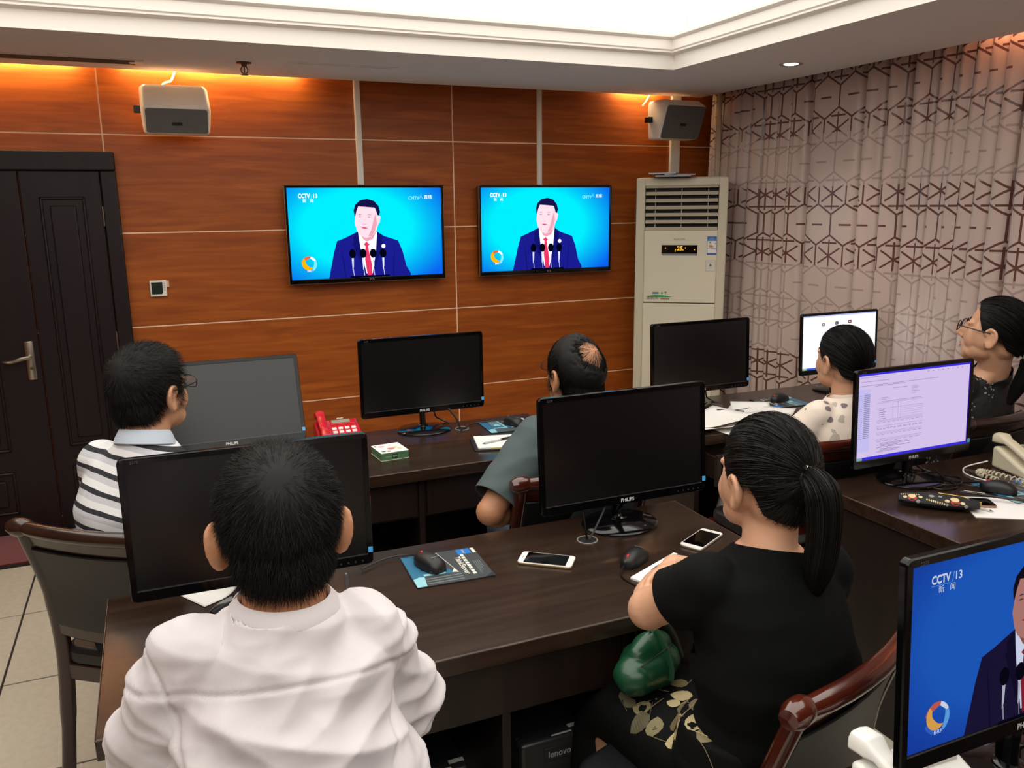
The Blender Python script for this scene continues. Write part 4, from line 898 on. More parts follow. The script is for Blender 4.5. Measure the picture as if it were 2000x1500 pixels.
m = MB(); m.tube(smoothpath([(1.19, 2.03, 0.92), (1.17, 2.01, 0.86), (1.125, 1.995, 0.79), (1.097, 1.99, 0.7515)], 6), 0.003, 8); tag(m.build('monitor_cable', mat('cable_grey', '39393b', 0.45)), 'thin grey monitor cable slanting into the desk cable hole', 'cable')
grommet('round cable hole in the front desk behind the notebook', 1.185, 3.31)
m = MB(); m.tube(smoothpath([(1.06, 3.40, 0.90), (1.12, 3.38, 0.86), (1.165, 3.34, 0.80), (1.18, 3.315, 0.7515)], 6), 0.0045, 8); tag(m.build('monitor_cable', M_DARK), 'black monitor cable curving into the front desk cable hole', 'cable')

# ------------------------------------------------------------------ telephones
def telephone(label, x, y, rz, body, keym, s=1.0, z=0.75, logo=None, cord=True, lcd='8e9483'):
    t = thing('telephone', label, 'telephone', (x, y, z), rz)
    Wd, Dp = 0.20 * s, 0.19 * s
    prof = [(-Dp / 2, 0.0), (-Dp / 2, 0.022 * s), (-Dp * 0.1, 0.045 * s), (Dp * 0.40, 0.080 * s), (Dp / 2, 0.078 * s), (Dp / 2, 0.0)]
    m = MB(); m.loft([[(x_, y_, z_) for y_, z_ in prof] for x_ in (-Wd / 2, Wd / 2)]); m.build('phone_base', body, t, bevel=0.010, seg=3)
    def top(y_):   # height of the sloping face
        ys = [p[0] for p in prof[1:4]]; zs = [p[1] for p in prof[1:4]]; return float(np.interp(y_, ys, zs))
    def slab(x0, x1, y0, y1, h, nm, ma, par=t, bv=0.002):
        m = MB(); vs = [(x_, y_, top(y_) + dz) for dz in (-0.004, h) for x_, y_ in ((x0, y0), (x1, y0), (x1, y1), (x0, y1))]
        m.add(vs, [(3, 2, 1, 0), (4, 5, 6, 7), (0, 1, 5, 4), (1, 2, 6, 5), (2, 3, 7, 6), (3, 0, 4, 7)]); return m.build(nm, ma, par, bevel=bv)
    # handset lies along the left side
    hx = -Wd / 2 + 0.030 * s; m = MB(); rings = []
    for k in range(13):
        u = k / 12; yy = -0.105 * s + 0.215 * s * u; wv = 0.024 * s * (1.0 if u < 0.22 or u > 0.78 else 0.80); hz = top(min(max(yy, -0.09 * s), 0.075 * s)) + 0.024 * s + 0.010 * s * math.sin(PI * u); th = 0.016 * s * (1.3 if u < 0.24 or u > 0.76 else 0.75)
        rings.append([(hx + wv * cx_, yy, hz + th * cz_) for cx_, cz_ in ((-1, -0.7), (-1, 0.3), (-0.75, 0.85), (0, 1), (0.75, 0.85), (1, 0.3), (1, -0.7), (0, -1))])
    m.loft(rings); m.build('handset', body, t, bevel=0.004, ang=45)
    slab(-0.030 * s, 0.085 * s, 0.040 * s, 0.072 * s, 0.004, 'display_frame', body); slab(-0.022 * s, 0.06 * s, 0.046 * s, 0.068 * s, 0.0055, 'lcd', mat('lcd_' + lcd, lcd, 0.25), bv=0)
    for r in range(4):
        for c_ in range(4):
            x0 = -0.028 * s + c_ * 0.029 * s; y0 = -0.075 * s + r * 0.026 * s; slab(x0, x0 + 0.020 * s, y0, y0 + 0.014 * s, 0.0035, 'key', keym, bv=0.001)
    if logo:
        m = MB(); put_text(m, logo, (0.02 * s, 0.083 * s, top(0.075 * s) + 0.006), (1, 0, 0), (0, 0.9, 0.25), 0.016 * s, bold=0.0003, width=0.03 * s); m.build('maker_logo', mat('phone_logo_' + logo + body.name, '5f6266' if 'white' in body.name else 'e9dede', 0.4), t, smooth=False)
    return t
RED = mat('telephone_red', 'c3142a', 0.25); BEI = mat('telephone_beige', 'cfc5ab', 0.42); WHT = mat('telephone_white', 'f1f0ec', 0.3)
telephone('red push-button telephone on the front desk beside the grey monitor', 0.655, 3.345, -2, RED, mat('key_white', 'e6dede', 0.4), 0.92, logo='deli')
tb_ = telephone('beige telephone with coiled cord on the right second-row desk', 2.83, 1.86, -14, BEI, mat('key_beige', 'b5aa92', 0.5), 1.0, lcd='9c937b')
telephone('white push-button telephone beside the blue news monitor', 1.050, 0.775, -2, WHT, mat('key_grey', 'c9c9c6', 0.5), 0.95, logo='deli', lcd='b3b08f')
# coiled cord and line cord of the beige phone
m = MB(); path = smoothpath([(2.60, 1.835, 0.764), (2.60, 1.90, 0.766), (2.625, 1.915, 0.768), (2.645, 1.88, 0.766), (2.66, 1.80, 0.765), (2.68, 1.70, 0.764), (2.72, 1.62, 0.764)], 26)
hel = []
for i, p in enumerate(path):
    t_ = (path[min(i + 1, len(path) - 1)] - path[max(i - 1, 0)]).normalized(); u = t_.cross(Vector((0, 0, 1))).normalized(); v_ = u.cross(t_); a = i * 1.15
    hel.append(p + (u * math.cos(a) + v_ * math.sin(a)) * 0.0085)
m.tube(hel, 0.0028, 5); tag(m.build('coiled_cord', BEI), 'beige coiled handset cord curling beside the beige telephone', 'cord')
m = MB(); m.tube(smoothpath([(2.73, 1.97, 0.775), (2.66, 2.0, 0.755), (2.60, 1.96, 0.753), (2.585, 1.90, 0.753), (2.60, 1.85, 0.7525)], 6), 0.0025, 6); tag(m.build('line_cord', WHT), 'thin white line cord looping from the beige telephone', 'cord')
m = MB(); m.tube(smoothpath([(2.38, 2.05, 0.82), (2.42, 2.0, 0.76), (2.47, 1.93, 0.754), (2.44, 1.86, 0.754), (2.37, 1.86, 0.754), (2.36, 1.92, 0.754), (2.44, 1.95, 0.755), (2.52, 1.88, 0.754), (2.60, 1.84, 0.754)], 8), 0.0035, 6); tag(m.build('tangled_cable', M_DARK), 'tangled black cable on the desk beside the lilac monitor', 'cable')
m = MB(); m.tube(smoothpath([(2.36, 2.04, 0.83), (2.40, 2.03, 0.77), (2.50, 1.98, 0.754), (2.53, 1.92, 0.755), (2.46, 1.87, 0.757), (2.40, 1.90, 0.757), (2.43, 1.97, 0.757), (2.52, 2.0, 0.754)], 8), 0.003, 6); tag(m.build('tangled_cable', M_DARK), 'second looped black cable behind the lilac monitor base', 'cable')

# ------------------------------------------------------------------ paper goods
PAP = mat('white_paper', 'eceae6', 0.7)
def sheet_mesh(w, l, bend=0.0, bend2=0.0, n=10, th=0.0006):
    m = MB(); vs = []; fs = []
    for i in range(n + 1):
        for j in range(n + 1):
            u, v_ = i / n - 0.5, j / n - 0.5; vs.append((u * w, v_ * l, bend * (max(0, u * 2) ** 2) + bend2 * (max(0, -v_ * 2) ** 2)))
    for i in range(n):
        for j in range(n): a_ = i * (n + 1) + j; fs.append((a_, a_ + n + 1, a_ + n + 2, a_ + 1))
    m.add(vs, fs); return m
def sheet(name, label, x, y, z, rz, w, l, bend=0, bend2=0, ma=None, group=None):
    o = sheet_mesh(w, l, bend, bend2).build(name, ma or PAP, None, (x, y, z), rz); sd = o.modifiers.new('t', 'SOLIDIFY'); sd.thickness = 0.0008; sd.offset = 1
    return tag(o, label, 'paper', group)
for k, (x, y, rz, w_, l_, b1, b2, lb) in enumerate(((2.25, 2.88, 8, 0.21, 0.297, 0.0, 0.0, 'lowest white sheet of the paper pile in front of the air conditioner monitor'), (2.22, 2.90, -6, 0.30, 0.30, 0.012, 0.02, 'curling white sheet in the middle of the paper pile on the right front desk'), (2.24, 2.92, 14, 0.30, 0.28, 0.02, 0.03, 'topmost white sheet on the paper pile on the right front desk'), (2.52, 2.97, 38, 0.21, 0.297, 0.01, 0.006, 'white sheet lying against the mouse pad by the curtain'), (2.53, 3.03, 60, 0.14, 0.18, 0.02, 0.0, 'small folded white sheet at the back of the paper pile'))):
    sheet('paper_sheet', lb, x, y, 0.7515 + 0.004 * (k if k < 3 else k - 3), rz, w_, l_, b1, b2, group='loose papers')
m = MB(); m.cyl((2.33, 3.03, 0.775), (2.43, 2.96, 0.772), 0.0035, n=8); tag(m.build('pen', M_DARK), 'black pen lying on the paper pile on the right front desk', 'pen')
def pen(label, a, b_, r, body, clip=None, capc=None, nm='pen'):
    t = thing(nm, label, 'pen', a); d_ = Vector(b_) - Vector(a); L = d_.length; u = d_.normalized(); P = lambda q: tuple(u * q * L)
    m = MB(); m.tube([P(0), P(0.60)], [r, r], 10); m.build('barrel', body, t)
    m = MB(); m.tube([P(0.60), P(0.97), P(1.0)], [r * 1.12, r * 1.12, r * 0.6], 10); m.build('cap', capc or body, t)
    m = MB(); m.tube([P(0), P(-0.06), P(-0.09)], [r * 0.8, r * 0.35, r * 0.1], 8); m.build('tip', M_DARK, t)
    side = u.cross(Vector((0, 0, 1))).normalized(); m = MB(); o_ = u.cross(side) * -r * 1.3
    m.tube([Vector(P(0.95)) + o_, Vector(P(0.66)) + o_], r * 0.25, 6); m.build('clip', clip or M_STEEL, t)
    return t
# front-desk notebook
nb = thing('open_notebook', 'open black-covered notebook with white pages on the front desk', 'notebook', (1.245, 3.02, 0.75), -14)
m = MB(); m.prism(rrect(0.23, 0.185, 0.008), 0, 0.006); m.build('cover', mat('notebook_cover', '16171a', 0.5), nb, bevel=0.001)
m = MB(); m.prism(rrect(0.212, 0.172, 0.004), 0.006, 0.013, c=(0.006, 0.003, 0)); m.build('pages', PAP, nb, bevel=0.001)
m = MB(); m.b2((-0.05, -0.09, 0.006), (0.06, -0.083, 0.012)); m.build('page_edge_tab', mat('paper_yellow', 'c9bd88', 0.6), nb, smooth=False)
pen('black and clear pen lying across the open notebook', (1.17, 3.0, 0.7675), (1.30, 3.035, 0.7675), 0.004, mat('pen_clear', 'b9b9bb', 0.2), capc=M_DARK)
# tea box
bx = thing('small_box', 'small white and green cardboard box on the front desk', 'box', (0.792, 3.055, 0.75), 5)
m = MB(); m.b2((-0.055, -0.06, 0), (0.055, 0.06, 0.03)); m.build('carton', mat('box_green', '4a7350', 0.5), bx, bevel=0.001)
m = MB(); m.b2((-0.0555, -0.0605, 0.0298), (0.0555, 0.0605, 0.0312)); lid = m.build('printed_lid', PAP, bx, smooth=False)
m = MB()
for cx, cy, r, mi in ((-0.025, 0.03, 0.014, 0), (0.0, -0.012, 0.016, 1), (0.022, 0.0, 0.011, 2), (0.034, -0.02, 0.010, 2), (0.012, 0.035, 0.007, 0)): m.lathe([(0, 0.0313), (r, 0.0313), (r, 0.0315), (0, 0.0316)], (cx, cy, 0), 12, mi)
m.b2((-0.045, -0.045, 0.0312), (-0.03, -0.03, 0.0316), 3); m.b2((-0.024, -0.048, 0.0312), (-0.010, -0.034, 0.0316), 3); m.b2((-0.05, 0.035, 0.0312), (-0.04, 0.05, 0.0316), 3)
m.build('lid_print', [mat('print_pink', 'd9b3c4', 0.5), mat('print_salmon', 'c98f84', 0.5), mat('print_sand', 'd8c7a3', 0.5), mat('print_slate', '5c655e', 0.5)], lid, smooth=False)
m = MB(); m.b2((-0.012, -0.0608, 0.006), (0.010, -0.0595, 0.024), 0); put_text(m, 'Lab', (-0.001, -0.0612, 0.016), (1, 0, 0), (0, 0, 1), 0.011, 1, width=0.016); m.b2((-0.04, -0.0606, 0.014), (-0.016, -0.0598, 0.0148), 1); m.build('front_mark', [mat('print_darkgreen', '1d3322', 0.5), mat('print_cream', 'd5dccb', 0.5)], bx, smooth=False)
m = MB(); m.b2((-0.056, -0.061, 0.0), (0.056, 0.061, 0.0015)); m.build('carton_base', mat('print_cream', 'd5dccb', 0.5), bx, smooth=False)
# second-row pads and pens
npd = thing('notepad', 'white notepad under the marker beside the woman with folded arms', 'notepad', (1.165, 1.705, 0.75), 24)
m = MB(); m.prism(rrect(0.21, 0.10, 0.003), 0, 0.006, c=(0.02, 0, 0)); m.build('pages', PAP, npd, bevel=0.0008); m = MB(); m.prism(rrect(0.212, 0.102, 0.003), -0.0, 0.0012, c=(0.02, 0, 0)); m.build('backing', mat('grey_board', '8c8a86', 0.7), npd, smooth=False)
pen('thick black marker with white label on the notepad', (1.265, 1.765, 0.765), (1.125, 1.70, 0.765), 0.0075, M_DARK, capc=M_DARK, nm='marker')
sheet('paper_sheet', 'white paper corner beside the left shoulder of the man in white', 0.060, 2.085, 0.7515, 30, 0.10, 0.11, 0.02, 0.0)
npr = thing('notepad', 'white notepad under the black smartphone beside the pencil case', 'notepad', (2.41, 1.665, 0.75), -32)
m = MB(); m.b2((-0.12, -0.10, 0), (0.16, 0.09, 0.0022)); m.build('pages', PAP, npr, smooth=False)
pen('black pen with white ring lying over the black smartphone', (2.50, 1.63, 0.767), (2.365, 1.79, 0.770), 0.0045, M_DARK)
pen('slim white pen lying beside the pencil case', (2.33, 1.655, 0.7575), (2.29, 1.78, 0.758), 0.0035, mat('pen_white', 'cfcac4', 0.3), capc=MATS['pen_white'])
# pencil case
pc = thing('pencil_case', 'black printed fabric pencil case on the right second-row desk', 'pencil case', (2.222, 1.755, 0.75), -45)
m = MB(); rings = []
for k in range(15):
    u = k / 14; xx = -0.115 + 0.23 * u; f_ = math.sin(PI * (0.06 + 0.88 * u)) ** 0.38
    rings.append([(xx, 0.040 * f_ * math.cos(a), 0.022 + 0.022 * f_ * math.sin(a) * (1.0 if math.sin(a) > 0 else 0.98)) for a in [2 * PI * q / 16 for q in range(16)]])
m.loft(rings); case = m.build('pouch', mat('case_fabric', '141517', 0.7, bump=(300, 0.2)), pc)
bv = BVHTree.FromPolygons([Vector(v) for v in m.v], m.f)
def decal(bvh, pts, d_, off):
    """project a small outline (given as 3-D points) on a surface along d_"""
    out = []
    for p in pts:
        h = bvh.ray_cast(Vector(p) - Vector(d_) * 0.3, Vector(d_)); out.append((h[0] + h[1] * off) if h[0] else None)
    return out
def patch(mb, bvh, c, r0, r1, d_, ux, uy, off, mi, n=10, lobed=0.0):
    c, ux, uy = Vector(c), Vector(ux), Vector(uy)
    ring = [c + ux * r0 * math.cos(2 * PI * i / n) * (1 + lobed * (i % 2)) + uy * r1 * math.sin(2 * PI * i / n) * (1 + lobed * (i % 2)) for i in range(n)]
    q = decal(bvh, [c] + ring, d_, off)
    if any(p is None for p in q): return
    mb.add(q, [(0, 1 + i, 1 + (i + 1) % n) for i in range(n)], mi)
m = MB(); rnd = random.Random(5); dv = Vector((-0.1, 0.75, -0.66)).normalized(); ux, uy = Vector((1, 0, 0)), Vector((0, 0.66, 0.75))
for cx, cz, r, mi in ((-0.075, 0.026, 0.013, 0), (-0.075, 0.036, 0.011, 1), (-0.095, 0.030, 0.006, 1), (-0.052, 0.032, 0.006, 1), (0.045, 0.022, 0.014, 0), (0.045, 0.036, 0.013, 1), (0.022, 0.024, 0.007, 1), (0.066, 0.022, 0.007, 1), (-0.02, 0.042, 0.008, 2), (0.005, 0.044, 0.006, 2), (-0.06, 0.012, 0.006, 2), (0.075, 0.012, 0.006, 2), (0.02, 0.008, 0.005, 2)):
    patch(m, bv, (cx, -0.03, cz + 0.010), r, r * 0.75, dv, ux, uy, 0.0006 + 0.0003 * mi, mi)
for k in range(9):
    cx = -0.035 + 0.006 * k; patch(m, bv, (cx, -0.03, 0.032 - 0.0016 * k), 0.0022, 0.004, dv, ux, uy, 0.0008, 1, 6); patch(m, bv, (cx - 0.015, -0.03, 0.013 - 0.001 * k), 0.002, 0.003, dv, ux, uy, 0.0008, 2, 6); patch(m, bv, (cx - 0.07, -0.02, 0.046), 0.002, 0.003, dv, ux, uy, 0.0008, 1, 6)
o = m.build('printed_motifs', [mat('motif_red', 'a32520', 0.6), mat('motif_cream', 'd5c08f', 0.6), mat('motif_grey', '8f8a80', 0.6)], pc, smooth=False); o['kind'] = 'stuff'
m = MB(); m.tube([(0.0, 0.012, 0.0445), (0.07, 0.008, 0.042), (0.108, 0.0, 0.030)], 0.002, 6); m.build('zip', mat('zip_brass', 'b59a4a', 0.35, 0.9), pc)
m = MB(); m.box((0.118, 0.004, 0.024), (0.008, 0.004, 0.022), R3('X', 30)); m.build('zip_pull', MATS['zip_brass'], pc, bevel=0.001)
# black glasses frame lying by the monitor
m = MB(); m.box((2.33, 1.905, 0.7535), (0.05, 0.025, 0.006), R3('Z', -20)); tag(m.build('usb_stick', M_DARK, bevel=0.002), 'small black USB stick beside the lilac monitor base', 'usb stick')

# ------------------------------------------------------------------ computer towers
def tower(label, x, y, rz=0, h=0.40):
    t = thing('computer_tower', label, 'computer', (x, y, 0), rz); M_T = mat('tower_black', '1c1c1e', 0.42); M_TF = mat('tower_front', '242426', 0.35)
    m = MB(); m.b2((-0.09, 0.02, 0), (0.09, 0.42, h)); m.build('case', M_T, t, bevel=0.004)
    m = MB(); m.b2((-0.094, -0.02, 0.004), (0.094, 0.022, h + 0.006)); m.build('front_fascia', M_TF, t, bevel=0.012, seg=3)
    m = MB(); m.b2((-0.085, -0.0225, h - 0.12), (0.085, -0.019, h - 0.075)); m.build('drive_bay', M_T, t, bevel=0.001)
    m = MB(); m.b2((-0.03, -0.022, h - 0.055), (0.055, -0.0195, h - 0.018)); m.build('logo_plate', M_T, t, bevel=0.001)
    m = MB(); put_text(m, 'lenovo', (0.012, -0.0226, h - 0.037), (1, 0, 0), (0, 0, 1), 0.026, width=0.062, bold=0.0003); m.build('maker_logo', mat('tower_logo', '9a9a9c', 0.4), t, smooth=False)
    m = MB(); m.b2((-0.005, -0.012, h + 0.006), (0.05, -0.008, h + 0.0075)); m.build('edge_sticker', mat('tower_sticker', 'b9b9b4', 0.5), t, smooth=False)
    m = MB(); m.b2((0.05, 0.004, h + 0.0), (0.088, 0.016, h + 0.0075)); m.build('white_label', mat('tower_sticker', 'b9b9b4', 0.5), t, smooth=False)
    return t
tower('black computer tower under the second-row desk with white label on top', 0.815, 1.665)
tower('black computer tower under the second-row desk nearer the man in white', 0.50, 1.68, 0, 0.38)
tower('black computer tower under the front desk', 0.70, 2.98, 0, 0.36)

# ================================================================== PEOPLE
def skin_mat(name, col):
    m = mat(name, col, 0.48, spec=0.4, bump=(90, 0.05)); b = m.node_tree.nodes['Principled BSDF']
    b.inputs['Subsurface Weight'].default_value = 0.12; b.inputs['Subsurface Radius'].default_value = (0.012, 0.005, 0.003); b.inputs['Subsurface Scale'].default_value = 0.6
    return m
M_HAIR = mat('black_hair', '100e0d', 0.62, spec=0.22); M_HAIR2 = mat('black_brown_hair', '15110f', 0.48, spec=0.28)
def frame(yaw, pitch, roll=0): return R3('Z', -yaw) @ R3('X', pitch) @ R3('Y', roll)
SKULL = [((0, -0.012, 0.030), (0.0755, 0.097, 0.092)), ((0, -0.045, -0.030), (0.062, 0.056, 0.060)), ((0, 0.028, -0.030), (0.063, 0.062, 0.088)), ((0, -0.030, -0.075), (0.052, 0.050, 0.050))]
def skull_radius(D, s):
    r = np.zeros(len(D))
    for c, q in SKULL:
        c = np.array(c) * s; q = np.array(q) * s; a = ((D / q) ** 2).sum(1); b = -(D / q * (c / q)).sum(1); k = ((c / q) ** 2).sum() - 1
        disc = b * b - a * k; ok = disc > 0; t = np.where(ok, (-b + np.sqrt(np.maximum(disc, 0))) / a, 0); r = np.maximum(r, t)
    return r
def head_prims(mb, M, c, s, fem=False, ears=True, earout=0.25):
    c = Vector(c); T = lambda p: c + M @ (Vector(p) * s)
    E = lambda p, r, R=None: mb.ell(T(p), [q * s for q in r], M if R is None else M @ R, 18)
    for p, r in SKULL[:3]: E(p, r)
    E((0, 0.060, -0.094), (0.032, 0.026, 0.024)); E((0, 0.062, -0.066), (0.038, 0.028, 0.034))
    for sx in (-1, 1):
        E((sx * 0.036, 0.018, -0.062), (0.029, 0.046, 0.036)); E((sx * 0.034, 0.046, -0.028), (0.033, 0.038, 0.045)); E((sx * 0.028, 0.040, -0.078), (0.028, 0.036, 0.028))
        E((sx * 0.026, 0.072, 0.024), (0.030, 0.015, 0.012)); E((sx * 0.030, 0.070, 0.004), (0.018, 0.015, 0.012))
        E((sx * 0.010, 0.096, -0.034), (0.0095, 0.010, 0.0085)); E((sx * 0.060, 0.012, -0.005), (0.018, 0.045, 0.055))
    mb.cone(T((0, 0.086, 0.016)), T((0, 0.110, -0.028)), 0.0090 * s, 0.0125 * s, 12); E((0, 0.084, -0.022), (0.018, 0.018, 0.030))
    E((0, 0.0865, -0.059), (0.021, 0.012, 0.007)); E((0, 0.0845, -0.071), (0.019, 0.0125, 0.008)); E((0, 0.072, -0.084), (0.028, 0.016, 0.016))
    if ears:
        for sx in (-1, 1):
            Re = R3('Z', sx * (7 + 32 * earout)) @ R3('X', -12)      # turned outward
            o = Vector((sx * 0.0785, -0.008, -0.012)); L = lambda p: T(o + Re @ Vector((sx * p[0] * 1.1, p[1] * 1.12 - 0.003, p[2] * 1.02)))
            # helix rim
            rim = [(0.004, 0.012, 0.012), (0.007, 0.010, 0.026), (0.009, -0.004, 0.034), (0.012, -0.019, 0.028), (0.012, -0.024, 0.012), (0.010, -0.021, -0.006), (0.008, -0.012, -0.022), (0.005, -0.001, -0.031), (0.004, 0.008, -0.026), (0.002, 0.009, -0.012)]
            mb.tube([L(p) for p in smoothpath(rim, 3)], 0.0062 * s, 8)
            mb.ell(L((0.001, -0.005, 0.003)), (0.0068 * s, 0.020 * s, 0.029 * s), M @ Re, 12); mb.ell(L((0.004, 0.003, -0.026)), (0.0075 * s, 0.011 * s, 0.010 * s), M @ Re, 10)
            mb.tube([L(p) for p in smoothpath([(0.006, -0.006, 0.022), (0.008, -0.013, 0.006), (0.007, -0.009, -0.012), (0.006, 0.002, -0.016)], 3)], 0.004 * s, 8)
            mb.ell(L((0.003, 0.009, -0.004)), (0.004 * s, 0.004 * s, 0.008 * s), M @ Re, 8)
def hand_prims(mb, wrist, d, nrm, side, curl=0.5, s=1.0, spread=0.10):
    """palm + four fingers + thumb; d = finger direction, nrm = back-of-hand normal, side = +1 if the thumb lies towards d x nrm"""
    w_ = Vector(wrist); d = Vector(d).normalized(); nrm = Vector(nrm); nrm = (nrm - d * nrm.dot(d)).normalized(); x = d.cross(nrm) * side
    R = Matrix((x, d, nrm)).transposed()
    mb.ell(w_ + d * 0.048 * s, (0.040 * s, 0.052 * s, 0.015 * s), R, 14); mb.cone(w_, w_ + d * 0.03 * s, 0.024 * s, 0.022 * s, 12)
    for i, (off, ln, r) in enumerate(((0.028, 0.072, 0.0088), (0.0095, 0.082, 0.0092), (-0.0095, 0.076, 0.0088), (-0.028, 0.060, 0.0078))):
        p = w_ + d * (0.088 - 0.004 * abs(i - 1)) * s + x * off * s; dd = (d + x * (off / 0.03) * spread).normalized(); a = 0.25 * curl; rr = r * s
        mb.ell(p, rr * 1.05, None, 10)
        for k, f in enumerate((0.46, 0.31, 0.23)):
            a += curl * (0.55 + 0.15 * k); v = dd * math.cos(a) - nrm * math.sin(a); q = p + v * ln * f * s; r2 = rr * (0.93 if k < 2 else 0.82); mb.cone(p, q, rr, r2, 10); p, rr = q, r2
    p = w_ + d * 0.022 * s + x * 0.026 * s; v = (d * 0.62 + x * 0.72 - nrm * 0.30).normalized(); rr = 0.0125 * s
    for k, ln in enumerate((0.042, 0.032, 0.026)):
        q = p + v * ln * s; r2 = rr * 0.88; mb.cone(p, q, rr, r2, 10); p, rr = q, r2; v = (v + d * 0.35 - nrm * 0.22 * curl).normalized()
def ring_ell(c, u, v, ru, rv, n=28, sq=0.85):
    c, u, v = Vector(c), Vector(u), Vector(v); out = []
    for i in range(n):
        a = 2 * PI * i / n; ca, sa = math.cos(a), math.sin(a)
        out.append(c + u * ru * math.copysign(abs(ca) ** sq, ca) + v * rv * math.copysign(abs(sa) ** sq, sa))
    return out
def torso_rings(P, inf=0.0, low=True):
    """lofted trunk from pelvis to neck base, in world space"""
    u = (Vector(P['shR']) - Vector(P['shL'])); u.z *= 0.5; u.normalize(); f = Vector((0, 0, 1)).cross(u).normalized()
    nb, ch, wa, pe = (Vector(P[k]) for k in ('nb', 'ch', 'wa', 'pe')); b = P.get('bulk', 1.0); shw = (Vector(P['shR']) - Vector(P['shL'])).length / 2
    um = u.lerp(Vector((math.cos(math.radians(P['ta'])), -math.sin(math.radians(P['ta'])), 0)), 0.7).normalized(); fm = Vector((0, 0, 1)).cross(um)
    sc_ = (Vector(P['shL']) + Vector(P['shR'])) / 2
    R = []
    if low: R.append(ring_ell(pe - Vector((0, 0, 0.05)), um, fm, 0.165 * b + inf, 0.115 * b + inf))
    R.append(ring_ell(pe + Vector((0, 0, 0.04)), um, fm, 0.172 * b + inf, 0.125 * b + inf))
    R.append(ring_ell(wa, um, fm, (0.150 if not P.get('fem') else 0.135) * b + inf, 0.112 * b + inf))
    R.append(ring_ell(wa.lerp(ch, 0.55), um, fm, 0.158 * b + inf, 0.117 * b + inf))
    R.append(ring_ell(ch, u, f, min(0.172 * b, shw * 1.0) + inf, 0.118 * b + inf))
    R.append(ring_ell(ch.lerp(sc_, 0.65), u, f, shw * 0.98 + inf, 0.102 * b + inf))
    R.append(ring_ell(sc_ + Vector((0, 0, 0.014)), u, f, shw * 0.86 + inf, 0.080 * b + inf))
    R.append(ring_ell(sc_.lerp(nb, 0.55) + Vector((0, 0, 0.006)), u, f, shw * 0.56 + inf, 0.066 * b + inf))
    R.append(ring_ell(nb + Vector((0, 0, 0.010)), u, f, 0.064 + inf * 0.6, 0.060 + inf * 0.6))
    return R
def arm_pts(P, S):
    a = Vector(P['sh' + S]); o = Vector(P['sh' + ('R' if S == 'L' else 'L')]); return a + (o - a).normalized() * 0.022, Vector(P['el' + S]), Vector(P['wr' + S])
def cut(me, planes, org):
    """remove what lies beyond each (point, outward normal, radius) in world space"""
    bm = bmesh.new(); bm.from_mesh(me)
    for p, n, r in planes:
        p = Vector(p) - Vector(org); n = Vector(n).normalized()
        fs = [f for f in bm.faces if (f.calc_center_median() - p).length < r]
        vs_ = {v for f in fs for v in f.verts}; es = {e for f in fs for e in f.edges}
        bmesh.ops.bisect_plane(bm, geom=list(vs_) + list(es) + fs, plane_co=p, plane_no=n, clear_outer=False)
        kill = [f for f in bm.faces if (f.calc_center_median() - p).length < r and (f.calc_center_median() - p).dot(n) > 1e-5]
        bmesh.ops.delete(bm, geom=kill, context='FACES')
    bmesh.ops.delete(bm, geom=[v for v in bm.verts if not v.link_faces], context='VERTS')
    bm.to_mesh(me); bm.free(); return me
def wrinkle(me, amp, fn, crease=()):
    co, no = get_co(me), get_no(me); d = np.zeros(len(co))
    for i, p in enumerate(co): d[i] = fn(p)
    d *= amp
    for (p, n, wd, dp) in crease:
        n = np.array(Vector(n).normalized()); q = np.abs((co - np.array(p)) @ n); d -= dp * np.exp(-(q / wd) ** 2)
    set_co(me, co + no * d[:, None])
def nz3(p, s, off=0.0): return noise.noise(Vector((p[0] * s[0] + off, p[1] * s[1] + off * 0.7, p[2] * s[2] - off)))
def folds(s1, s2, seed=0.0, ridge=0.6):
    def f(p):
        a = nz3(p, s1, seed); b = nz3(p, s2, seed + 5.3); return ridge * (1 - 2 * abs(a)) * 0.6 + 0.5 * b
    return f

# ---- hair ----------------------------------------------------------------
def ico_dirs(n):
    i = np.arange(n) + 0.5; ph = np.arccos(1 - 2 * i / n); th = PI * (1 + 5 ** 0.5) * i
    return np.stack([np.cos(th) * np.sin(ph), np.sin(th) * np.sin(ph), np.cos(ph)], 1)
LINE_M = ([0, 35, 52, 66, 76, 84, 90, 100, 112, 122, 140, 180], [0.088, 0.084, 0.066, 0.030, -0.008, -0.032, 0.012, 0.030, 0.014, -0.040, -0.068, -0.074])
LINE_F = ([0, 30, 50, 64, 74, 82, 90, 100, 112, 122, 140, 180], [0.084, 0.080, 0.060, 0.030, 0.004, -0.010, 0.006, 0.022, 0.014, -0.004, -0.045, -0.070])
def hair_mask(Pt, line, s, soft=0.014):
    az = np.degrees(np.arctan2(np.abs(Pt[:, 0]), Pt[:, 1])); h = np.interp(az, line[0], line[1]) * s
    m = np.clip((Pt[:, 2] - h) / (soft * s) + 0.3, 0, 1); return m * m * (3 - 2 * m)
def ribbons(paths, widths, side=None):
    """paths (N,K,3) -> ribbon verts, faces"""
    N, K, _ = paths.shape; t = np.gradient(paths, axis=1); t /= np.linalg.norm(t, axis=2, keepdims=True) + 1e-9
    rv = RNG.normal(size=(N, 1, 3)); sd = np.cross(t, np.broadcast_to(rv, t.shape)); sd /= np.linalg.norm(sd, axis=2, keepdims=True) + 1e-9
    taper = np.linspace(1, 0.15, K)[None, :, None] ** 0.7; wv = widths[:, None, None] * taper * 0.5
    V = np.stack([paths - sd * wv, paths + sd * wv], 2).reshape(-1, 3)
    base = (np.arange(N)[:, None] * K + np.arange(K - 1)[None, :]) * 2
    F = np.stack([base, base + 1, base + 3, base + 2], 2).reshape(-1, 4)
    return V, F
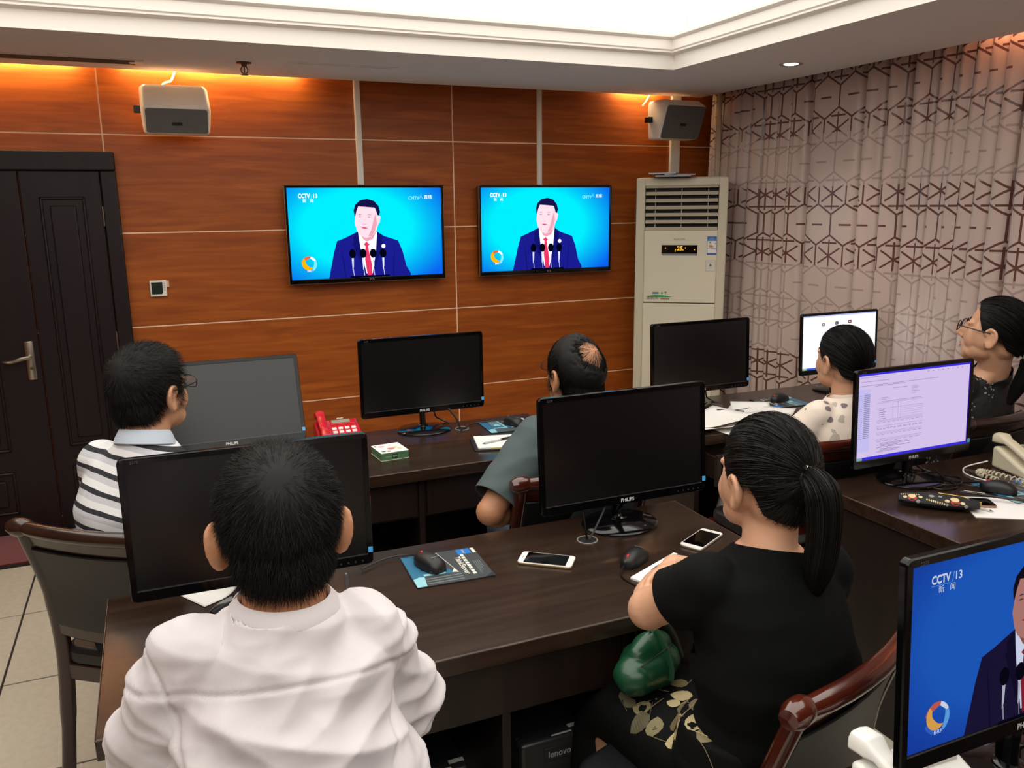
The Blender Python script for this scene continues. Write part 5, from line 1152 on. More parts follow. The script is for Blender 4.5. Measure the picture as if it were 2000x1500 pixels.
def build_hair(parent, org, M, c, s, thick, line, flow, nstr, length, lift, ma, holes=(), width=0.0011, K=5, seed=1, sparse=0.12, knot=None, tail=None, jitter=0.25, thick_fn=None, name='hair', fringe=None):
    rng = np.random.default_rng(seed)
    # closed cap that emerges from the scalp
    n, mlat = 140, 90; D = []
    for k in range(mlat + 1):
        th = PI * min(max(k / mlat, 0.004), 0.996)
        for i in range(n): ph = 2 * PI * i / n; D.append((math.sin(th) * math.cos(ph), math.sin(th) * math.sin(ph), math.cos(th)))
    D = np.array(D); rb = skull_radius(D, s); Pt = D * rb[:, None]
    def hole(P_):
        m = np.ones(len(P_))
        for hp, r0, r1 in holes:
            q = np.linalg.norm(P_ - np.array(hp) * s, axis=1) + 0.016 * np.array([noise.noise(Vector(v_) * 75) + 0.6 * noise.noise(Vector(v_) * 160) for v_ in P_]); m *= np.clip((q - r0 * s) / ((r1 - r0) * s), 0, 1)
        return m
    def thk(P_):
        t = thick * s * (0.45 + 0.55 * np.clip((P_[:, 2] / s + 0.08) / 0.15, 0, 1))
        return t * thick_fn(P_ / s) if thick_fn else t
    m = hair_mask(Pt, line, s) * hole(Pt); bumpy = np.array([noise.noise(Vector(p) * 30) for p in Pt]) * 0.0018
    rc = rb + m * (thk(Pt) + bumpy) - (1 - m) * 0.012 - (1 - m) ** 4 * 0.03
    C3 = np.array(c) - np.array(org); Mn = np.array(M)
    W = lambda P_: P_ @ Mn.T + C3
    fs = [(k * n + i, (k + 1) * n + i, (k + 1) * n + (i + 1) % n, k * n + (i + 1) % n) for k in range(mlat) for i in range(n)]
    capV = W(D * rc[:, None])
    # strands
    Dr = ico_dirs(int(nstr * 2.6)); Dr += rng.normal(size=Dr.shape) * 0.012; Dr /= np.linalg.norm(Dr, axis=1, keepdims=True)
    rr = skull_radius(Dr, s); Pr = Dr * rr[:, None]; mh = hole(Pr); mm = hair_mask(Pr, line, s) * np.maximum(mh, sparse * (mh < 1)); keep = rng.random(len(Dr)) < mm
    Dr = Dr[keep][:nstr * 2]; Pr = Pr[keep][:nstr * 2]; N = len(Dr); ls = length * s * (0.65 + 0.6 * rng.random(N)) * (0.45 + 0.55 * np.clip((Pr[:, 2] / s + 0.07) / 0.07, 0, 1))
    paths = np.zeros((N, K, 3)); 
    if knot is None:
        cur = Dr.copy(); tk = thk(Pr)
        dirs = flow(Pr / s); dirs = dirs + rng.normal(size=dirs.shape) * jitter; dirs -= (dirs * Dr).sum(1, keepdims=True) * Dr; dirs /= np.linalg.norm(dirs, axis=1, keepdims=True) + 1e-9
        lf = lift * s * (0.3 + rng.random(N))
        for k in range(K):
            t = k / (K - 1); p = Pr + dirs * (ls * t)[:, None]; r = np.linalg.norm(p, axis=1); dd = p / r[:, None]; surf = skull_radius(dd, s)
            paths[:, k] = dd * (surf + tk * (0.55 + 0.45 * t) + lf * t ** 1.3)[:, None]
    else:
        kn = np.array(knot) * s; kr = np.linalg.norm(kn); kd = kn / kr; tk = thk(Pr) * (0.8 + 0.35 * rng.random(N)); ang = np.arccos(np.clip(Dr @ kd, -1, 1))
        fr = rng.random(N) * 0.25 + 0.75 if fringe is None else np.ones(N)
        wob = rng.normal(size=(N, 3)) * 0.0018
        for k in range(K):
            t = (k / (K - 1)) * fr; a = np.sin((1 - t) * ang) / (np.sin(ang) + 1e-6); b = np.sin(t * ang) / (np.sin(ang) + 1e-6); dd = Dr * a[:, None] + kd * b[:, None]; dd /= np.linalg.norm(dd, axis=1, keepdims=True)
            # hair sags slightly before rising into the knot
            dd[:, 2] -= 0.10 * np.sin(PI * t) * np.clip(ang / 1.6, 0, 1) * (dd[:, 2] < kd[2]) ; dd /= np.linalg.norm(dd, axis=1, keepdims=True)
            surf = skull_radius(dd, s); sp = np.sin(PI * np.clip(t, 0, 1))
            paths[:, k] = dd * (surf + tk + 0.004 * sp * rng.random(N))[:, None] + wob * sp[:, None]
    V, F = ribbons(paths, width * (0.7 + 0.6 * rng.random(N)))
    allV = [capV, W(V)]; allF = [np.array(fs), F + len(capV)]
    off = len(capV) + len(V)
    if tail is not None:
        pts = np.array([tuple(p) for p in smoothpath(tail['path'], 6)]) * s; Kt = len(pts); Nt = tail['n']; r0, r1 = tail['r']
        th = rng.random(Nt) * 2 * PI; rad = np.sqrt(rng.random(Nt)); tt = np.linspace(0, 1, Kt); prof = np.interp(tt, [0, 0.06, 0.35, 0.75, 1], [r0 * 0.55, r0 * 0.7, r1, r1 * 0.9, r1 * 0.35]) * s
        tg = np.gradient(pts, axis=0); tg /= np.linalg.norm(tg, axis=1, keepdims=True); u = np.cross(tg, np.array([1.0, 0, 0.01])); u /= np.linalg.norm(u, axis=1, keepdims=True); v = np.cross(tg, u)
        lenf = 0.72 + 0.28 * rng.random(Nt); tp = np.zeros((Nt, Kt, 3))
        for k in range(Kt):
            f = lenf * tt[k]; ix = f * (Kt - 1); i0 = np.clip(ix.astype(int), 0, Kt - 2); a = (ix - i0)[:, None]
            cen = pts[i0] * (1 - a) + pts[i0 + 1] * a; uu = u[i0]; vv = v[i0]; pr = np.interp(f, tt, prof)
            w1 = th + 0.6 * tt[k] * (rng.random() - 0.5)
            tp[:, k] = cen + uu * (pr * rad * np.cos(th) * tail.get('flat', 1.0))[:, None] + vv * (pr * rad * np.sin(th))[:, None]
        V2, F2 = ribbons(tp, width * 1.5 * np.ones(Nt)); allV.append(W(V2)); allF.append(F2 + off); off += len(V2)
        core = MB(); core.tube([tuple(p) for p in pts], list(np.maximum(prof * 0.85, 0.002)), 14); cv = W(np.array(core.v))
    me = bpy.data.meshes.new(name); V = np.concatenate(allV); F = np.concatenate(allF)
    faces = [tuple(f) for f in F.tolist()]
    if tail is not None:
        faces += [tuple(i + len(V) for i in f) for f in core.f]; V = np.concatenate([V, cv])
    me.from_pydata(V.tolist(), [], faces)
    return link(name, me, ma, parent, ang=0)
def radial_flow(whorl, fwd=0.0):
    w_ = np.array(whorl)
    def f(P):
        d = P - w_; d /= np.linalg.norm(d, axis=1, keepdims=True) + 1e-6; d[:, 1] += fwd * (P[:, 2] > 0.04); d[:, 2] -= 0.15; return d
    return f
def glasses(parent, org, M, c, s, ma, rim=0.0016):
    T = lambda p: tuple(Vector(c) + M @ (Vector(p) * s) - Vector(org))
    g = None
    m = MB()
    for sx in (-1, 1): m.tube([T((sx * 0.034 + 0.026 * math.copysign(abs(math.cos(a)) ** 0.7, math.cos(a)), 0.112 - 0.004 * abs(math.cos(a)) * (1 if sx * math.cos(a) > 0 else 0), 0.004 + 0.017 * math.copysign(abs(math.sin(a)) ** 0.7, math.sin(a)))) for a in [2 * PI * k / 20 for k in range(20)]], rim * s, 6, closed=True)
    m.tube([T((-0.008, 0.112, 0.010)), T((0, 0.114, 0.012)), T((0.008, 0.112, 0.010))], rim * s, 6)
    for sx in (-1, 1): m.tube([T(p) for p in smoothpath([(sx * 0.060, 0.108, 0.010), (sx * 0.079, 0.085, 0.011), (sx * 0.0865, 0.02, 0.010), (sx * 0.086, -0.008, 0.010), (sx * 0.082, -0.030, -0.008)], 4)], rim * 1.15 * s, 6)
    g = m.build('glasses', ma, parent)
    m = MB()
    for sx in (-1, 1): m.lathe([(0.0, 0.0), (0.024 * s, 0.0), (0.024 * s, 0.0006), (0, 0.0006)], T((sx * 0.034, 0.112, 0.004)), 20, 0, M @ R3('X', 90), sx=1.04, sy=0.68)
    m.build('lenses', mat('lens_glass', 'f5f8f8', 0.03, trans=1.0, alpha=0.16), g)
def eyes(parent, org, M, c, s):
    T = lambda p: tuple(Vector(c) + M @ (Vector(p) * s) - Vector(org))
    for sx in (-1, 1):
        m = MB(); m.ell(T((sx * 0.031, 0.0735, 0.004)), (0.0125 * s, 0.0105 * s, 0.0065 * s), M, 14, 0); m.ell(T((sx * 0.031, 0.0805, 0.004)), (0.0048 * s, 0.0042 * s, 0.0045 * s), M, 12, 1)
        m.build('eye', [mat('eye_white', 'd8d2cb', 0.2), mat('eye_iris', '120a07', 0.1)], parent)
    m = MB()
    for sx in (-1, 1): m.tube([T(p) for p in smoothpath([(sx * 0.012, 0.0900, 0.030), (sx * 0.030, 0.0870, 0.034), (sx * 0.050, 0.0750, 0.027)], 4)], [0.002 * s, 0.0032 * s, 0.0034 * s, 0.0034 * s, 0.003 * s, 0.0026 * s, 0.002 * s, 0.0014 * s, 0.0008 * s], 6)
    m.build('eyebrows', M_HAIR, parent)
    m = MB(); m.ell(T((0, 0.0955, -0.0605)), (0.018 * s, 0.0034 * s, 0.0034 * s), M, 12); m.ell(T((0, 0.0935, -0.0705)), (0.016 * s, 0.0036 * s, 0.0044 * s), M, 12); m.build('lips', mat('lip_skin', 'a96d5c', 0.45), parent)
def collar(parent, org, nb, axis, fwd, r, ma, h=0.034, gap=28, lay=True, name='collar'):
    """folded shirt collar round the neck, open at the front"""
    z = Vector(axis).normalized(); f = Vector(fwd); f = (f - z * f.dot(z)).normalized(); x = f.cross(z); nb = Vector(nb) - Vector(org); rings = []
    prof = [(1.0, -0.012), (0.98, h * 0.6), (0.985, h), (1.02, h + 0.004), (1.06, h), (1.19, 0.010), (1.24, -0.004), (1.215, -0.006), (1.13, 0.006), (1.06, h * 0.7), (1.03, -0.012)] if lay else [(1.0, -0.012), (0.97, h), (1.0, h + 0.003), (1.04, h), (1.06, -0.012)]
    n = 40
    for i in range(n + 1):
        a = math.radians(90 + gap + (360 - 2 * gap) * i / n); front = max(0, math.sin(a)); ring = []
        for pr, pz in prof: ring.append(nb + (x * math.cos(a) * r + f * math.sin(a) * r * 1.0) * pr + z * (pz - 0.030 * front ** 1.5))
        rings.append(ring)
    m = MB(); m.loft(rings, 0, True); return m.build(name, ma, parent, ang=50)
VOX = 0.0045
def make_person(name, label, P):
    org = Vector((P['pe'][0], P['pe'][1], 0)); t = thing(name, label, 'person', org)
    M = frame(P['yaw'], P['pitch'], P.get('roll', 0)); hc = Vector(P['head']); s = P.get('hs', 1.0); fem = P.get('fem', False)
    mb = MB(); head_prims(mb, M, hc, s, fem, True, P.get('earout', 0.15))
    nr = (0.050 if fem else 0.057) * s; mb.cone(hc + M @ Vector((0, -0.022, -0.055)) * s, Vector(P['nb']) + Vector((0, 0, 0.0)), nr, nr * 1.12, 20)
    mb.cone(hc + M @ Vector((0, -0.038, -0.04)) * s, Vector(P['nb']) - Vector((0, 0, 0.01)), nr * 0.9, nr * 1.1, 20)
    mb.loft(torso_rings(P)); ar = P.get('arm', 1.0)
    for S in 'LR':
        a, e, w_ = arm_pts(P, S); mb.ell(a, 0.050 * ar, None, 16); mb.cone(a, e, 0.046 * ar, 0.040 * ar); mb.cone(e, w_, 0.042 * ar, 0.027 * ar)
        q = e.lerp(w_, 0.3); mb.ell(q, (0.044 * ar, 0.044 * ar, 0.044 * ar), None, 14)
        h = P['hand' + S]; hand_prims(mb, w_, h[0], h[1], h[2], h[3], 0.92 if fem else 1.0)
        hip = Vector(P['pe']) + Vector((math.cos(math.radians(P['ta'])), -math.sin(math.radians(P['ta'])), 0)) * (0.085 if S == 'R' else -0.085); k, an = Vector(P['kn' + S]), Vector(P['an' + S])
        mb.cone(hip, k, 0.082, 0.058); mb.cone(k, an, 0.057, 0.040); fd = (k - hip); fd.z = 0; fd.normalize(); mb.cone(an - Vector((0, 0, 0.03)), an + fd * 0.12 - Vector((0, 0, 0.045)), 0.036, 0.028, 12)
        # shoes
        sm = MB(); Rf = R3('Z', -math.degrees(math.atan2(fd.x, fd.y))); base = an - org + fd * 0.05; base.z = 0; rings = []
        for kk in range(11):
            u = kk / 10; yy = -0.105 + 0.26 * u; hw = 0.042 * math.sin(PI * (0.14 + 0.80 * u)) ** 0.5; hh = 0.085 - 0.05 * max(0, (u - 0.35) / 0.65) ** 0.8
            rings.append([base + Rf @ Vector((hw * math.cos(a_), yy, 0.004 + hh * (0.5 + 0.5 * math.sin(a_)))) for a_ in [2 * PI * q_ / 14 for q_ in range(14)]])
        sm.loft(rings); sm.build('shoe', mat('shoe_leather', '141212', 0.35), t, ang=50)
    me = voxel(mb, VOX, 6, 0.5); co = get_co(me); set_co(me, co - np.array(org)); body = link('body', me, P['skin'], t, ang=0)
    eyes(t, org, M, hc, s)
    # garment
    g = P['shirt']; inf = g.get('inf', 0.012); sb = MB(); sb.loft(torso_rings(P, inf, g.get('low', True))); planes = []; tl = [0, 0]
    for S in 'LR':
        a, e, w_ = arm_pts(P, S); fr = g.get('sleeve', 0.75); d_ = (e - a).normalized(); cu = a.lerp(e, fr); r0, r1 = 0.054 * ar + inf * 0.7, (g.get('cuff', 0.064)) * ar
        sb.ell(a, 0.053 * ar + inf * 0.7, None, 18); end = cu + d_ * 0.05
        mid = a.lerp(cu, 0.5) + Vector((0, 0, -0.006))
        sb.tube([a, mid, cu, end], [r0, (r0 + r1) / 2 + 0.004, r1, r1], 20); planes.append((cu, d_, 0.115))
    ax = (hc + M @ Vector((0, -0.03, -0.06)) * s - Vector(P['nb'])).normalized(); nbv = Vector(P['nb']); nk = g.get('neck', 0.066)
    sb.tube([nbv - ax * 0.04, nbv + ax * 0.036], [nk + 0.012, nk], 24); planes.append((nbv + ax * g.get('neck_h', 0.012) , ax + Vector(g.get('neck_tilt', (0, 0, 0))), g.get('neck_cut', 0.092)))
    me = voxel(sb, g.get('vox', 0.007), g.get('smooth', 10), 0.5)
    if g.get('folds'): wrinkle(me, g['amp'], g['folds'], g.get('crease', ()))
    set_co(me, get_co(me) - np.array(org)); cut(me, planes, org); sh = link(g.get('name', 'shirt'), me, g['mat'], t, ang=0)
    sd = sh.modifiers.new('thick', 'SOLIDIFY'); sd.thickness = 0.0025; sd.offset = -1
    if g.get('collar'):
        up = ax; fw = M @ Vector((0, 1, 0)); q = torso_rings(P); fw = Vector((math.sin(math.radians(P['ta'])), math.cos(math.radians(P['ta'])), 0)); collar(t, org, nbv + ax * 0.006, ax, fw, nk * 1.0, g.get('collar_mat', g['mat']), **g['collar'])
    # lower garment
    L = P['lower']; lb = MB(); ta = math.radians(P['ta']); ux = Vector((math.cos(ta), -math.sin(ta), 0)); pe = Vector(P['pe']); fx = Vector((math.sin(ta), math.cos(ta), 0))
    lb.loft([ring_ell(pe + Vector((0, 0, z)), ux, fx, 0.165 * P.get('bulk', 1) + e_, 0.12 * P.get('bulk', 1) + e_) for z, e_ in ((-0.08, 0.008), (-0.02, 0.016), (0.06, 0.010), (0.12, 0.004))])
    if L['type'] == 'trousers':
        for S in 'LR':
            hip = pe + ux * (0.085 if S == 'R' else -0.085); k, an = Vector(P['kn' + S]), Vector(P['an' + S]); lb.cone(hip, k, 0.096, 0.074); lb.cone(k, an, 0.072, 0.058)
    else:
        kl, kr = Vector(P['knL']), Vector(P['knR']); rg = []
        for q in np.linspace(0, 1, 7):
            c_ = pe.lerp((kl + kr) / 2, q); wd = 0.178 - 0.018 * q; rg.append(ring_ell(c_ + Vector((0, 0, -0.015 + 0.01 * q)), ux, Vector((0, 0, 1)), wd, 0.105 - 0.02 * q, sq=0.75))
        kc = (kl + kr) / 2
        for dz, fo, e_ in ((-0.06, 0.055, 0.0), (-0.16, 0.06, 0.02), (-0.27, 0.05, 0.035), (-0.36, 0.03, 0.04)): rg.append(ring_ell(kc + fx * fo + Vector((0, 0, dz)), ux, (fx + Vector((0, 0, -0.1 if dz < -0.1 else 0.6))).normalized(), 0.155 + e_ * 0.5, 0.07 + e_, sq=0.8))
        lb.loft(rg)
    me = voxel(lb, 0.009, 6, 0.5); wrinkle(me, 0.004, folds((9, 9, 14), (22, 22, 10), 3.0)); set_co(me, get_co(me) - np.array(org)); lo = link(L.get('name', L['type']), me, L['mat'], t, ang=0)
    return t, org, M, hc, s, body, sh, lo

# ---- cloth materials -------------------------------------------------------
M_WSHIRT = mat('white_shirt_cotton', 'd0cacd', 0.85, spec=0.2, sheen=0.2, bump=(500, 0.06))
def stripes_mat():
    m = bpy.data.materials.new('striped_knit'); m.use_nodes = True; nt = m.node_tree; b = nt.nodes['Principled BSDF']
    tc = nt.nodes.new('ShaderNodeTexCoord'); dp = nt.nodes.new('ShaderNodeVectorMath'); dp.operation = 'DOT_PRODUCT'
    nt.links.new(tc.outputs['Object'], dp.inputs[0]); dp.inputs[1].default_value = Vector(STRIPE_N).normalized()
    nz = nt.nodes.new('ShaderNodeTexNoise'); nz.inputs['Scale'].default_value = 7; nt.links.new(tc.outputs['Object'], nz.inputs['Vector'])
    v = node_math(nt, 'ADD', dp.outputs['Value'], node_math(nt, 'MULTIPLY', nz.outputs['Fac'], 0.012))
    fr = node_math(nt, 'FLOORED_MODULO', node_math(nt, 'DIVIDE', v, 0.0485), 1.0)
    dark = node_math(nt, 'LESS_THAN', fr, 0.27); pale = node_math(nt, 'GREATER_THAN', fr, 0.66)
    base = node_mix(nt, pale, lin('e4e4e6'), lin('c5c6cc')); nt.links.new(node_mix(nt, dark, base, lin('35353a')), b.inputs['Base Color'])
    b.inputs['Roughness'].default_value = 0.85; b.inputs['Specular IOR Level'].default_value = 0.2
    return m
STRIPE_N = (0.30, 0.10, 0.95)
M_STRIPE = stripes_mat(); M_COLLAR = mat('pale_blue_collar', 'bcc6d4', 0.8, spec=0.2)
M_GREYP = mat('slate_polo_knit', '4d585a', 0.85, spec=0.2, bump=(400, 0.08)); M_BLACKT = mat('black_jersey', '060707', 0.85, spec=0.15, bump=(400, 0.06))
def floral_mat():
    m = bpy.data.materials.new('floral_cotton'); m.use_nodes = True; nt = m.node_tree; b = nt.nodes['Principled BSDF']; tc = nt.nodes.new('ShaderNodeTexCoord'); col = lin('e2d3c6') + (1,)
    def vor(scale, rad, seed, c, prev, rnd=1.0):
        mp = nt.nodes.new('ShaderNodeMapping'); mp.inputs['Location'].default_value = (seed, seed * 1.7, seed * 0.3); nt.links.new(tc.outputs['Object'], mp.inputs[0])
        nz = nt.nodes.new('ShaderNodeTexNoise'); nz.inputs['Scale'].default_value = 38; nt.links.new(mp.outputs[0], nz.inputs['Vector'])
        v = nt.nodes.new('ShaderNodeTexVoronoi'); v.inputs['Scale'].default_value = scale; v.inputs['Randomness'].default_value = rnd; nt.links.new(mp.outputs[0], v.inputs['Vector'])
        d = node_math(nt, 'ADD', v.outputs['Distance'], node_math(nt, 'MULTIPLY', nz.outputs['Fac'], 0.30)); return node_mix(nt, node_math(nt, 'LESS_THAN', d, rad), prev, lin(c) + (1,))
    p = vor(13, 0.40, 1.0, 'b5aaa0', col); p = vor(11, 0.34, 7.3, '9a8f88', p); p = vor(8.5, 0.30, 3.1, 'a5666f', p); p = vor(15, 0.32, 5.5, '7b6f72', p)
    nt.links.new(p, b.inputs['Base Color']); b.inputs['Roughness'].default_value = 0.8; return m
M_FLORAL = floral_mat()
def lace_mat():
    m = bpy.data.materials.new('black_lace'); m.use_nodes = True; nt = m.node_tree; b = nt.nodes['Principled BSDF']; tc = nt.nodes.new('ShaderNodeTexCoord')
    v = nt.nodes.new('ShaderNodeTexVoronoi'); v.inputs['Scale'].default_value = 75; nt.links.new(tc.outputs['Object'], v.inputs['Vector'])
    nz = nt.nodes.new('ShaderNodeTexNoise'); nz.inputs['Scale'].default_value = 9; nt.links.new(tc.outputs['Object'], nz.inputs['Vector'])
    f = node_math(nt, 'MULTIPLY', node_math(nt, 'LESS_THAN', v.outputs['Distance'], 0.30), node_math(nt, 'GREATER_THAN', nz.outputs['Fac'], 0.54))
    nt.links.new(node_mix(nt, f, lin('0d0e0f'), lin('8a8c90')), b.inputs['Base Color']); b.inputs['Roughness'].default_value = 0.7
    bp = nt.nodes.new('ShaderNodeBump'); bp.inputs['Strength'].default_value = 0.4; bp.inputs['Distance'].default_value = 0.003; nt.links.new(v.outputs['Distance'], bp.inputs['Height']); nt.links.new(bp.outputs[0], b.inputs['Normal'])
    return m
M_LACE = lace_mat(); M_TROU = mat('dark_trousers', '17181d', 0.85, spec=0.2); M_SKIRT = mat('black_chiffon', '070808', 0.8, spec=0.18)
SK_M = skin_mat('skin_tan', 'bb8563'); SK_M2 = skin_mat('skin_light_tan', 'c3906f'); SK_F = skin_mat('skin_light', 'cd9c7e')
X3 = Vector((0, 0, 1))

# ---- man in the white shirt -------------------------------------------------
def folds1(p):
    x, y, z = p; d = z + 0.10 * math.sin(3 * x)
    a = nz3((x * 0.30 + 0.5 * z, y * 0.2, d), (6, 6, 15), 2.1); b = nz3((x + 0.9 * z, y, z - 0.8 * x), (4, 4, 13), 7.7); c_ = nz3((x - 0.9 * z, y, z + 0.8 * x), (4, 4, 12), 11.2)
    e_ = nz3((x + 0.3 * z, y, z - 0.25 * x), (9, 9, 34), 3.3); return 0.16 * e_ + 0.55 * (1 - 2.4 * abs(a)) + 0.45 * (1 - 2.2 * abs(b)) + 0.40 * (1 - 2.2 * abs(c_)) - 0.5
P1 = dict(head=(0.148, 1.277, 1.205), hs=1.04, yaw=3, pitch=-5, ta=2, nb=(0.143, 1.240, 1.088), shL=(-0.012, 1.240, 1.030), shR=(0.288, 1.245, 1.018), ch=(0.14, 1.20, 0.90), wa=(0.14, 1.13, 0.73), pe=(0.135, 1.11, 0.55), bulk=1.06, arm=1.08,
          elL=(-0.085, 1.335, 0.80), wrL=(0.02, 1.585, 0.80), elR=(0.345, 1.36, 0.785), wrR=(0.345, 1.635, 0.80), handL=((0.5, 1, -0.05), (0, 0, 1), 1, 0.35), handR=((-0.12, 1, 0.0), (0.35, 0, 0.95), -1, 0.75),
          knL=(0.04, 1.50, 0.51), knR=(0.23, 1.50, 0.51), anL=(0.03, 1.45, 0.08), anR=(0.24, 1.45, 0.08), earout=0.75, skin=SK_M,
          shirt=dict(mat=M_WSHIRT, inf=0.020, sleeve=0.88, cuff=0.078, vox=0.005, smooth=8, amp=0.021, folds=folds1, neck=0.069, neck_h=0.012, collar=dict(h=0.018), crease=(((0.14, 1.2, 1.000), (0.06, 0.25, 1), 0.0035, 0.004), ((-0.035, 1.24, 1.0), (1, 0, 0.32), 0.003, 0.004), ((0.312, 1.24, 1.0), (1, 0, -0.32), 0.003, 0.004))),
          lower=dict(type='trousers', mat=M_TROU))
t, org, M, hc, s, body, sh, lo = make_person('person', 'man in a white short-sleeved shirt seen from behind, writing at the second-row desk', P1)
build_hair(t, org, M, hc, s, 0.014, LINE_M, radial_flow((0.0, -0.075, 0.09), 0.1), 15000, 0.034, 0.010, M_HAIR, jitter=0.30, seed=3, width=0.0008, sparse=0.5)
# pen in his hand
pen('grey ballpoint pen held in the writing man\'s right hand', (0.345, 1.775, 0.762), (0.338, 1.735, 0.900), 0.0042, mat('pen_clear', 'b9b9bb', 0.2), capc=mat('pen_smoke', '57575c', 0.2))

# ---- man in the striped polo ------------------------------------------------
P2 = dict(head=(-0.030, 2.48, 1.203), hs=1.02, yaw=46, pitch=4, ta=33, nb=(-0.058, 2.445, 1.065), shL=(-0.195, 2.535, 1.01), shR=(0.070, 2.345, 0.985), ch=(-0.085, 2.42, 0.90), wa=(-0.09, 2.42, 0.73), pe=(-0.08, 2.46, 0.55), bulk=1.0,
          elL=(-0.165, 2.66, 0.80), wrL=(0.02, 2.80, 0.80), elR=(0.20, 2.47, 0.82), wrR=(0.22, 2.74, 0.80), handL=((0.6, 1, -0.1), (0, 0, 1), 1, 0.3), handR=((0.1, 1, -0.1), (0, 0, 1), -1, 0.3),
          knL=(0.08, 2.80, 0.51), knR=(0.22, 2.70, 0.51), anL=(0.08, 2.80, 0.08), anR=(0.22, 2.70, 0.08), skin=SK_M2,
          shirt=dict(name='polo_shirt', mat=M_STRIPE, inf=0.014, sleeve=0.80, cuff=0.072, amp=0.005, folds=folds((6, 6, 11), (14, 14, 18), 4.2), neck=0.066, neck_h=0.016, collar=dict(h=0.030), collar_mat=M_COLLAR), lower=dict(type='trousers', mat=M_TROU))
t, org, M, hc, s, body, sh, lo = make_person('person', 'man in a striped polo shirt and glasses beside the dark double door', P2)
build_hair(t, org, M, hc, s, 0.016, LINE_M, radial_flow((0.0, -0.085, 0.075), 0.35), 9000, 0.032, 0.010, M_HAIR, width=0.0009, seed=5, thick_fn=lambda p: 1 + 0.5 * np.clip((p[:, 1] - 0.02) / 0.06, 0, 1) * (p[:, 2] > 0.06))
glasses(t, org, M, hc, s, M_DARK)

# ---- man in the grey polo ---------------------------------------------------
P3 = dict(head=(1.262, 2.40, 1.150), hs=1.03, yaw=-8, pitch=8, ta=-3, nb=(1.268, 2.36, 1.005), shL=(1.085, 2.365, 0.965), shR=(1.445, 2.36, 0.965), ch=(1.27, 2.335, 0.84), wa=(1.26, 2.335, 0.68), pe=(1.25, 2.40, 0.55), bulk=1.06, arm=1.08,
          elL=(0.905, 2.285, 0.765), wrL=(1.045, 2.42, 0.68), elR=(1.56, 2.48, 0.80), wrR=(1.36, 2.72, 0.80), handL=((0.7, 0.6, -0.3), (-0.3, 0.3, 0.9), 1, 0.5), handR=((-0.6, 0.8, -0.1), (0, 0, 1), -1, 0.4),
          knL=(1.17, 2.80, 0.51), knR=(1.35, 2.80, 0.51), anL=(1.17, 2.78, 0.08), anR=(1.35, 2.78, 0.08), skin=SK_M,
          shirt=dict(name='polo_shirt', mat=M_GREYP, inf=0.015, sleeve=0.86, cuff=0.076, vox=0.006, amp=0.008, folds=folds((9, 9, 10), (18, 18, 24), 2.2, 0.9), neck=0.070, neck_h=0.014, collar=dict(h=0.026)), lower=dict(type='trousers', mat=mat('blue_grey_trousers', '3a4150', 0.85)))
t, org, M, hc, s, body, sh, lo = make_person('person', 'man with thinning crown in a dark grey polo shirt behind the large dark monitor', P3)
build_hair(t, org, M, hc, s, 0.016, LINE_M, radial_flow((0.015, -0.068, 0.10), 0.15), 8000, 0.052, 0.003, M_HAIR, seed=8, holes=(((0.012, -0.076, 0.098), 0.0, 0.080),), sparse=0.40, jitter=0.16, width=0.0010, thick_fn=lambda p: np.clip(np.linalg.norm(p - np.array([0.012, -0.076, 0.098]), axis=1) / 0.10, 0.10, 1))
glasses(t, org, M, hc, s, mat('thin_metal_frame', '2b2523', 0.3, 0.8), 0.0010)
m = MB(); bvt = BVHTree.FromObject(sh, bpy.context.evaluated_depsgraph_get())
a_, e_ = Vector(P3['shL']) - org, Vector(P3['elL']) - org; q = a_.lerp(e_, 0.70)
hit = bvt.ray_cast(q + Vector((-0.3, -0.35, 0.05)), Vector((0.3, 0.35, -0.05)).normalized())
if hit[0] is not None:
    nn = hit[1].normalized(); tx = Vector((0.8, -0.6, 0.15)); tx = (tx - nn * tx.dot(nn)).normalized(); [m.add([hit[0] + nn * 0.004 + tx * (0.004 * k_ + dx_) + nn.cross(tx) * dy_ for dx_, dy_ in ((0, -0.002), (0.003, -0.002), (0.003, 0.002), (0, 0.002))], [(0, 1, 2, 3)]) for k_ in range(7)]; m.build('sleeve_print', mat('sleeve_print', 'b9bfc0', 0.6), t, smooth=False)

# ---- woman in the black T-shirt ---------------------------------------------
P4 = dict(head=(1.102, 1.27, 1.152), hs=1.0, fem=True, yaw=-1, pitch=2, roll=0, ta=-4, nb=(1.085, 1.225, 1.020), shL=(0.935, 1.250, 0.965), shR=(1.228, 1.205, 0.965), ch=(1.085, 1.20, 0.85), wa=(1.09, 1.18, 0.70), pe=(1.08, 1.21, 0.55), bulk=1.06, arm=1.06,
          elL=(0.895, 1.365, 0.868), wrL=(1.08, 1.430, 0.855), elR=(1.31, 1.34, 0.82), wrR=(1.015, 1.450, 0.905), handL=((1, -0.1, -0.1), (0, 0.7, 0.7), 1, 0.4), handR=((-0.96, -0.22, -0.04), (-0.15, 0.65, 0.74), -1, 0.40),
          knL=(0.945, 1.570, 0.50), knR=(1.11, 1.585, 0.50), anL=(0.95, 1.60, 0.08), anR=(1.11, 1.60, 0.08), skin=SK_F,
          shirt=dict(name='t_shirt', mat=M_BLACKT, inf=0.010, sleeve=0.55, cuff=0.062, vox=0.006, amp=0.006, folds=folds((7, 7, 12), (15, 15, 20), 6.0), neck=0.062, neck_h=0.006), lower=dict(type='skirt', mat=M_SKIRT))
t, org, M, hc, s, body, sh, lo = make_person('person', 'woman in a black T-shirt with a ponytail and folded arms', P4)
